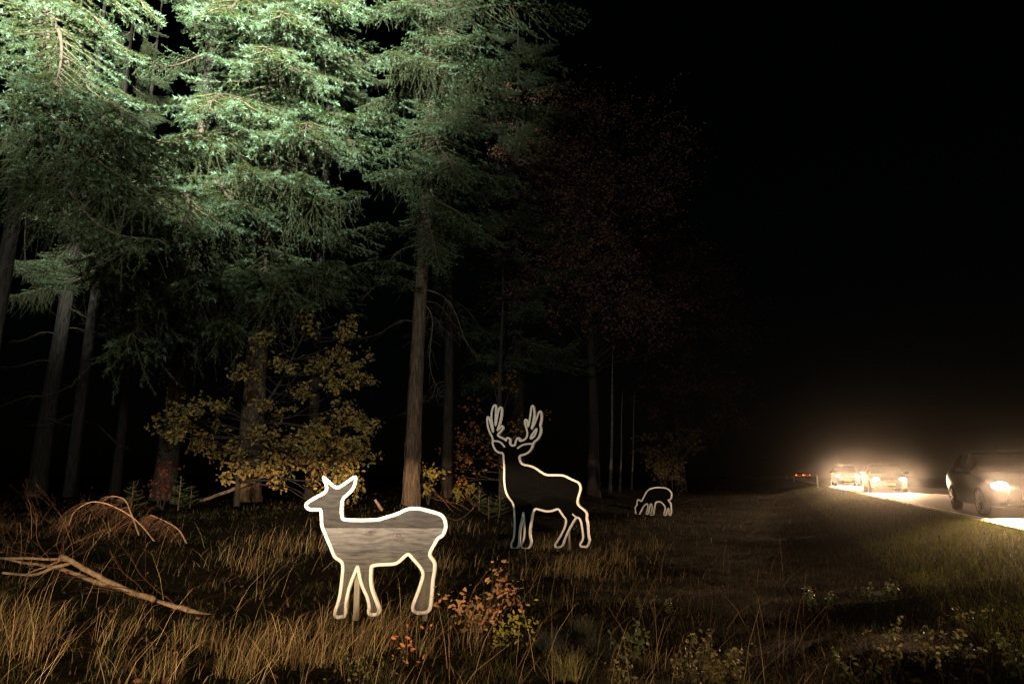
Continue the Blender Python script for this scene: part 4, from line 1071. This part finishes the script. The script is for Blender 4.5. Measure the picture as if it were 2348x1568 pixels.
def make_car(label, paint, kind='hatch', lit='front', group=None, lampw=0, pos=(0, 0, 0), rz=0.0, beam=None, dist_parts=True):
    root = thing('car', label, 'car', pos, rz, group)
    st = car_body_stations(kind); ns_ = len(st)
    prof = []
    for (x, hw, zb, zs, zr, rw) in st:
        prof.append([(x, 0, zb), (x, hw * .78, zb), (x, hw * .96, zb + .07), (x, hw, (zb + zs) * .5), (x, hw * .985, zs - .06), (x, hw * .95, zs), (x, rw + (hw * .95 - rw) * .12, zr - .06 if zr - zs > .1 else zr - .012), (x, rw * .8, zr - .005), (x, 0, zr)])
    k = len(prof[0]); V = np.array(prof)
    def shell(pick, m, name, push=0.0, sides=False):
        g = Geo(); W = V.copy()
        for sgn in (1, -1):
            U = W.reshape(-1, 3).copy(); U[:, 1] *= sgn
            Q = []
            for i in range(ns_ - 1):
                for j in range(k - 1):
                    if pick(i, j):
                        q = [i * k + j, i * k + j + 1, (i + 1) * k + j + 1, (i + 1) * k + j]
                        Q.append(q if sgn > 0 else q[::-1])
            if not Q: continue
            if push:
                c = np.array([-2.2, 0, 0.6]); d = U - c; d /= np.linalg.norm(d, axis=1, keepdims=True); U = U + d * push
            Q = np.array(Q); used, inv = np.unique(Q, return_inverse=True)
            if sides:
                g = Geo(); g.add(U[used], None, inv.reshape(-1, 4)); g.obj(name, m, root)
            else: g.add(U[used], None, inv.reshape(-1, 4))
        return None if sides else weld(g.obj(name, m, root))
    shell(lambda i, j: True, paint, 'body')
    ga = lambda i: st[i][4] - st[i][3] > 0.15 or st[i + 1][4] - st[i + 1][3] > 0.15
    shell(lambda i, j: j == 5 and 6 <= i <= ns_ - 5 and i not in (8,), M['glass'], 'side_window', 0.006, True)
    shell(lambda i, j: j in (6, 7) and 5 <= i <= 6, M['glass'], 'windscreen', 0.006)
    shell(lambda i, j: j in (6, 7) and i == ns_ - 4, M['glass'], 'rear_window', 0.006)
    # end caps
    g = Geo(); P0 = prof[0]; loop = [(p[0], p[1], p[2]) for p in P0] + [(p[0], -p[1], p[2]) for p in P0[::-1][1:-1]]
    n = len(loop); g.add([(P0[0][0], 0, .47 if kind == 'hatch' else .55)] + loop, [(0, (i + 1) % n + 1, i + 1) for i in range(n)]); g.obj('grille', M['plastic'], root)
    g = Geo(); P1 = prof[-1]; loop = [(p[0], p[1], p[2]) for p in P1] + [(p[0], -p[1], p[2]) for p in P1[::-1][1:-1]]
    g.add([(P1[0][0], 0, .6)] + loop, [(0, i + 1, (i + 1) % n + 1) for i in range(n)]); g.obj('tailgate', paint, root)
    hz = 0.66 if kind == 'hatch' else 0.80; hw = 0.62 if kind == 'hatch' else 0.68
    # wheels
    wr = 0.32 if kind == 'hatch' else 0.35
    for (wx) in (-.85, -3.35 if kind == 'hatch' else -3.65):
        for sg in (1, -1):
            th = np.linspace(0, 2 * math.pi, 29)[:-1]
            pr = [(wr - .09, .0), (wr - .01, .01), (wr, .05), (wr, .15), (wr - .01, .19), (wr - .09, .20)]
            Vv = np.array([[wx + math.cos(t) * r, sg * (hw + .30 - .20 + y - .02), wr + math.sin(t) * r] for t in th for r, y in pr]); kk = len(pr); Q = []
            for i in range(28):
                for j in range(kk - 1): Q.append((i * kk + j, i * kk + j + 1, ((i + 1) % 28) * kk + j + 1, ((i + 1) % 28) * kk + j))
            g = Geo(); g.add(Vv, None, Q); wh = g.obj('wheel', M['rubber'], root)
            g = Geo(); yo = sg * (hw + .26)
            tube(g, [(wx, yo - .03, wr), (wx, yo, wr)], [.06, .06], 12)
            for s5 in range(5):
                a = s5 * 1.2566; tube(g, [(wx, yo - .01, wr), (wx + math.cos(a) * (wr - .08), yo, wr + math.sin(a) * (wr - .08))], [.03, .022], 5)
            rg = [(wx + math.cos(t) * (wr - .085), yo - .005, wr + math.sin(t) * (wr - .085)) for t in np.linspace(0, 2 * math.pi, 25)]
            tube(g, rg, .014, 5, cap=False); g.obj('rim', M['alloy'], wh)
    # front: lamps, plate, mirrors, bumper intake
    for sg in (1, -1):
        g = Geo(); lm = []
        for a in np.linspace(0, 2 * math.pi, 17)[:-1]:
            lm.append((-.035 - .12 * abs(math.cos(a)) * (1 if math.cos(a) * sg > 0 else .2), sg * hw + math.cos(a) * .15, hz + math.sin(a) * .085))
        g.add([(-.02, sg * hw, hz)] + lm, [(0, i + 1, (i + 1) % 16 + 1) for i in range(16)] if sg > 0 else [(0, (i + 1) % 16 + 1, i + 1) for i in range(16)])
        g.obj('headlight', M['lamp_warm'] if lit == 'front' else M['glass'], root)
        g = Geo(); mz = .98 if kind == 'hatch' else 1.12; mx_ = -1.45
        tube(g, [(mx_, sg * (hw + .20), mz - .04), (mx_ - .02, sg * (hw + .34), mz)], [.02, .02], 6)
        box(g, (mx_ - .02, sg * (hw + .40), mz + .02), (.08, .20, .13)); g.obj('wing_mirror', paint, root, smooth=False)
        g = Geo(); rx = st[-2][0] - .02; box(g, (rx, sg * (hw + .04), .84 if kind == 'hatch' else 1.0), (.06, .22, .13))
        g.obj('tail_light', M['lamp_red'] if lit == 'rear' else mat('red_lens', (0.25, 0.01, 0.01), .2)[0], root, smooth=False)
    g = Geo(); box(g, (.035, 0, .42), (.02, .52, .11)); pl = g.obj('number_plate', M['plate'], root, smooth=False)
    g = Geo(); box(g, (.047, -.235, .42), (.004, .045, .108)); g.obj('country_strip', M['plateblue'], pl, smooth=False)
    g = Geo(); box(g, (st[-1][0] - .02, 0, .66), (.02, .52, .11)); g.obj('rear_plate', M['plate_glow'] if lit == 'rear' else M['plate'], root, smooth=False)
    g = Geo(); box(g, (.0, 0, .29), (.10, 1.1, .09)); g.obj('bumper_intake', M['plastic'], root, smooth=False)
    if beam:
        for sg in (1, -1):
            beam_light('headlamp_beam', root, (.22, sg * hw, hz), (8.0, sg * hw, hz - 8.0 * beam.get('dip', 0.0)), beam['w'], beam['col'], az=beam.get('az', .5), stray=beam.get('stray', .06), cut=beam.get('cut', 0.0), low=beam.get('low', .35), radius=0.05, wide_k=beam.get('wide_k', 1.9), up_to=beam.get('up_to', .55), skirt=beam.get('skirt', 0.0), hot=beam.get('hot', 0.0))
    return root

AW = math.atan2(RD.y, RD.x)
def on_road(u, s):
    p = RE + RD * u - RN * s
    return (p.x, p.y, ROADZ)
WARM = (1.0, 0.74, 0.46); WHITE = (1.0, 0.82, 0.62)
# u: metres along the road measured from the point nearest the camera line
def u_of(Y): return Y / RD.y
CARB = dict(w=5000, col=(1.0, 0.60, 0.33), az=0.75, stray=0.6, cut=-0.012, low=0.25, wide_k=0.6, up_to=0.22)
make_car('dark hatchback leading the oncoming queue with one large glaring headlight', M['carpaint'], 'hatch', 'front', 'oncoming cars on the road', 0, on_road(u_of(15.2) + 0.45, 1.45), AW + math.pi, CARB)
make_car('dark oncoming car with lit headlights midway in the queue on the road', M['carpaint2'], 'hatch', 'front', 'oncoming cars on the road', 0, on_road(u_of(36.5), 1.75), AW + math.pi, CARB)
make_car('tall car with glaring headlights at the back of the oncoming queue', M['carpaint'], 'suv', 'front', 'oncoming cars on the road', 0, on_road(u_of(57), 1.75), AW + math.pi, dict(CARB, stray=0.9))
make_car('far car driving away with lit red tail lamps, nearer of the pair', M['carpaint2'], 'hatch', 'rear', 'cars driving away in the distance', 0, on_road(u_of(150), 1.3), AW)
make_car('far car driving away with red tail lamps, farther of the pair', M['carpaint'], 'hatch', 'rear', 'cars driving away in the distance', 0, on_road(u_of(205), 5.2), AW)

# the car whose dipped lamps light the clearing stands beside the photographer
make_car('parked car lighting the clearing with its dipped headlights', M['carpaint'], 'suv', 'front', None, 0, (-2.9, -2.6, 0.42), R(88), dict(w=4200, hot=2.1, col=(1.0, 0.68, 0.39), az=0.31, wide_k=1.7, stray=0.12, skirt=0.24, cut=0.020, low=0.20))

# flood lamp on a mast that lights the tops of the conifers
def flood():
    p = Vector((-0.8, -5.0, 0)); p.z = gz(p.x, p.y)
    root = thing('flood_lamp', 'tall steel mast with a floodlight aimed at the conifers', 'floodlight', p)
    g = Geo(); tube(g, [(0, 0, -.3), (0, 0, 4), (0, 0, 6.9)], [.07, .06, .045], 14); g.obj('mast', M['steel'], root)
    head = Vector((0, 0, 7.0)); az, el = R(-23), R(23)
    d = Vector((math.sin(az) * math.cos(el), math.cos(az) * math.cos(el), math.sin(el)))
    g = Geo(); tube(g, [tuple(head - d * .25), tuple(head), tuple(head + d * .12)], [.16, .22, .26], 18); g.obj('lamp_housing', M['steel'], root)
    g = Geo(); tube(g, [tuple(head + d * .125), tuple(head + d * .13)], [.22, .22], 18); g.obj('lamp_glass', M['lamp_cool'], root)
    l = bpy.data.lights.new('flood_beam', 'SPOT'); l.energy = 250000; l.color = (0.90, 1.0, 0.88); l.spot_size = R(55); l.spot_blend = 1.0; l.shadow_soft_size = 0.12
    o = bpy.data.objects.new('flood_beam', l); link(o, root); o.location = head + d * .2
    o.rotation_euler = d.to_track_quat('-Z', 'Y').to_euler()
    l2 = bpy.data.lights.new('flood_spill', 'SPOT'); l2.energy = 4500; l2.color = l.color; l2.spot_size = R(125); l2.spot_blend = 0.8; l2.shadow_soft_size = 0.12
    o2 = bpy.data.objects.new('flood_spill', l2); link(o2, root); o2.location = o.location; o2.rotation_euler = o.rotation_euler
flood()

# ------------------------------------------------------------------ road posts
for k, (Y, s) in enumerate([(50, 0.9), (98, 1.2), (150, 1.2)]):
    q = on_road(u_of(Y), -s); root = thing('marker_post', ['white marker post beside the road near the tall glaring car', 'far white marker post on the grass verge', 'farthest white marker post beside the driving away cars'][k], 'post', q, AW, 'roadside marker posts')
    g = Geo(); tube(g, [(0, 0, -.3), (0, 0, .78), (0, 0, .86)], [.06, .055, .03], 10); g.obj('post', M['postwhite'], root)
    g = Geo(); box(g, (-.058, 0, .66), (.012, .06, .16)); g.obj('reflector', M['postwhite'], root, smooth=False)

# ------------------------------------------------------------------ damp night air
g = Geo(); box(g, (20, 130, 14), (660, 410, 34)); 
hz = g.obj('haze', [], None, smooth=False)
tag(hz, 'thin damp night air over the road and clearing', 'haze', kind='stuff')
hm = bpy.data.materials.new('damp_air'); hm.use_nodes = True
hn = hm.node_tree.nodes; hn.remove(hn['Principled BSDF'])
pv = hn.new('ShaderNodeVolumePrincipled'); pv.inputs['Density'].default_value = 0.0008; pv.inputs['Anisotropy'].default_value = 0.992
pv.inputs['Color'].default_value = (0.9, 0.9, 0.9, 1)
hm.node_tree.links.new(pv.outputs[0], hn['Material Output'].inputs['Volume'])
hm.cycles.volume_sampling = 'EQUIANGULAR'; hm.cycles.homogeneous_volume = True
hz.data.materials.append(hm)
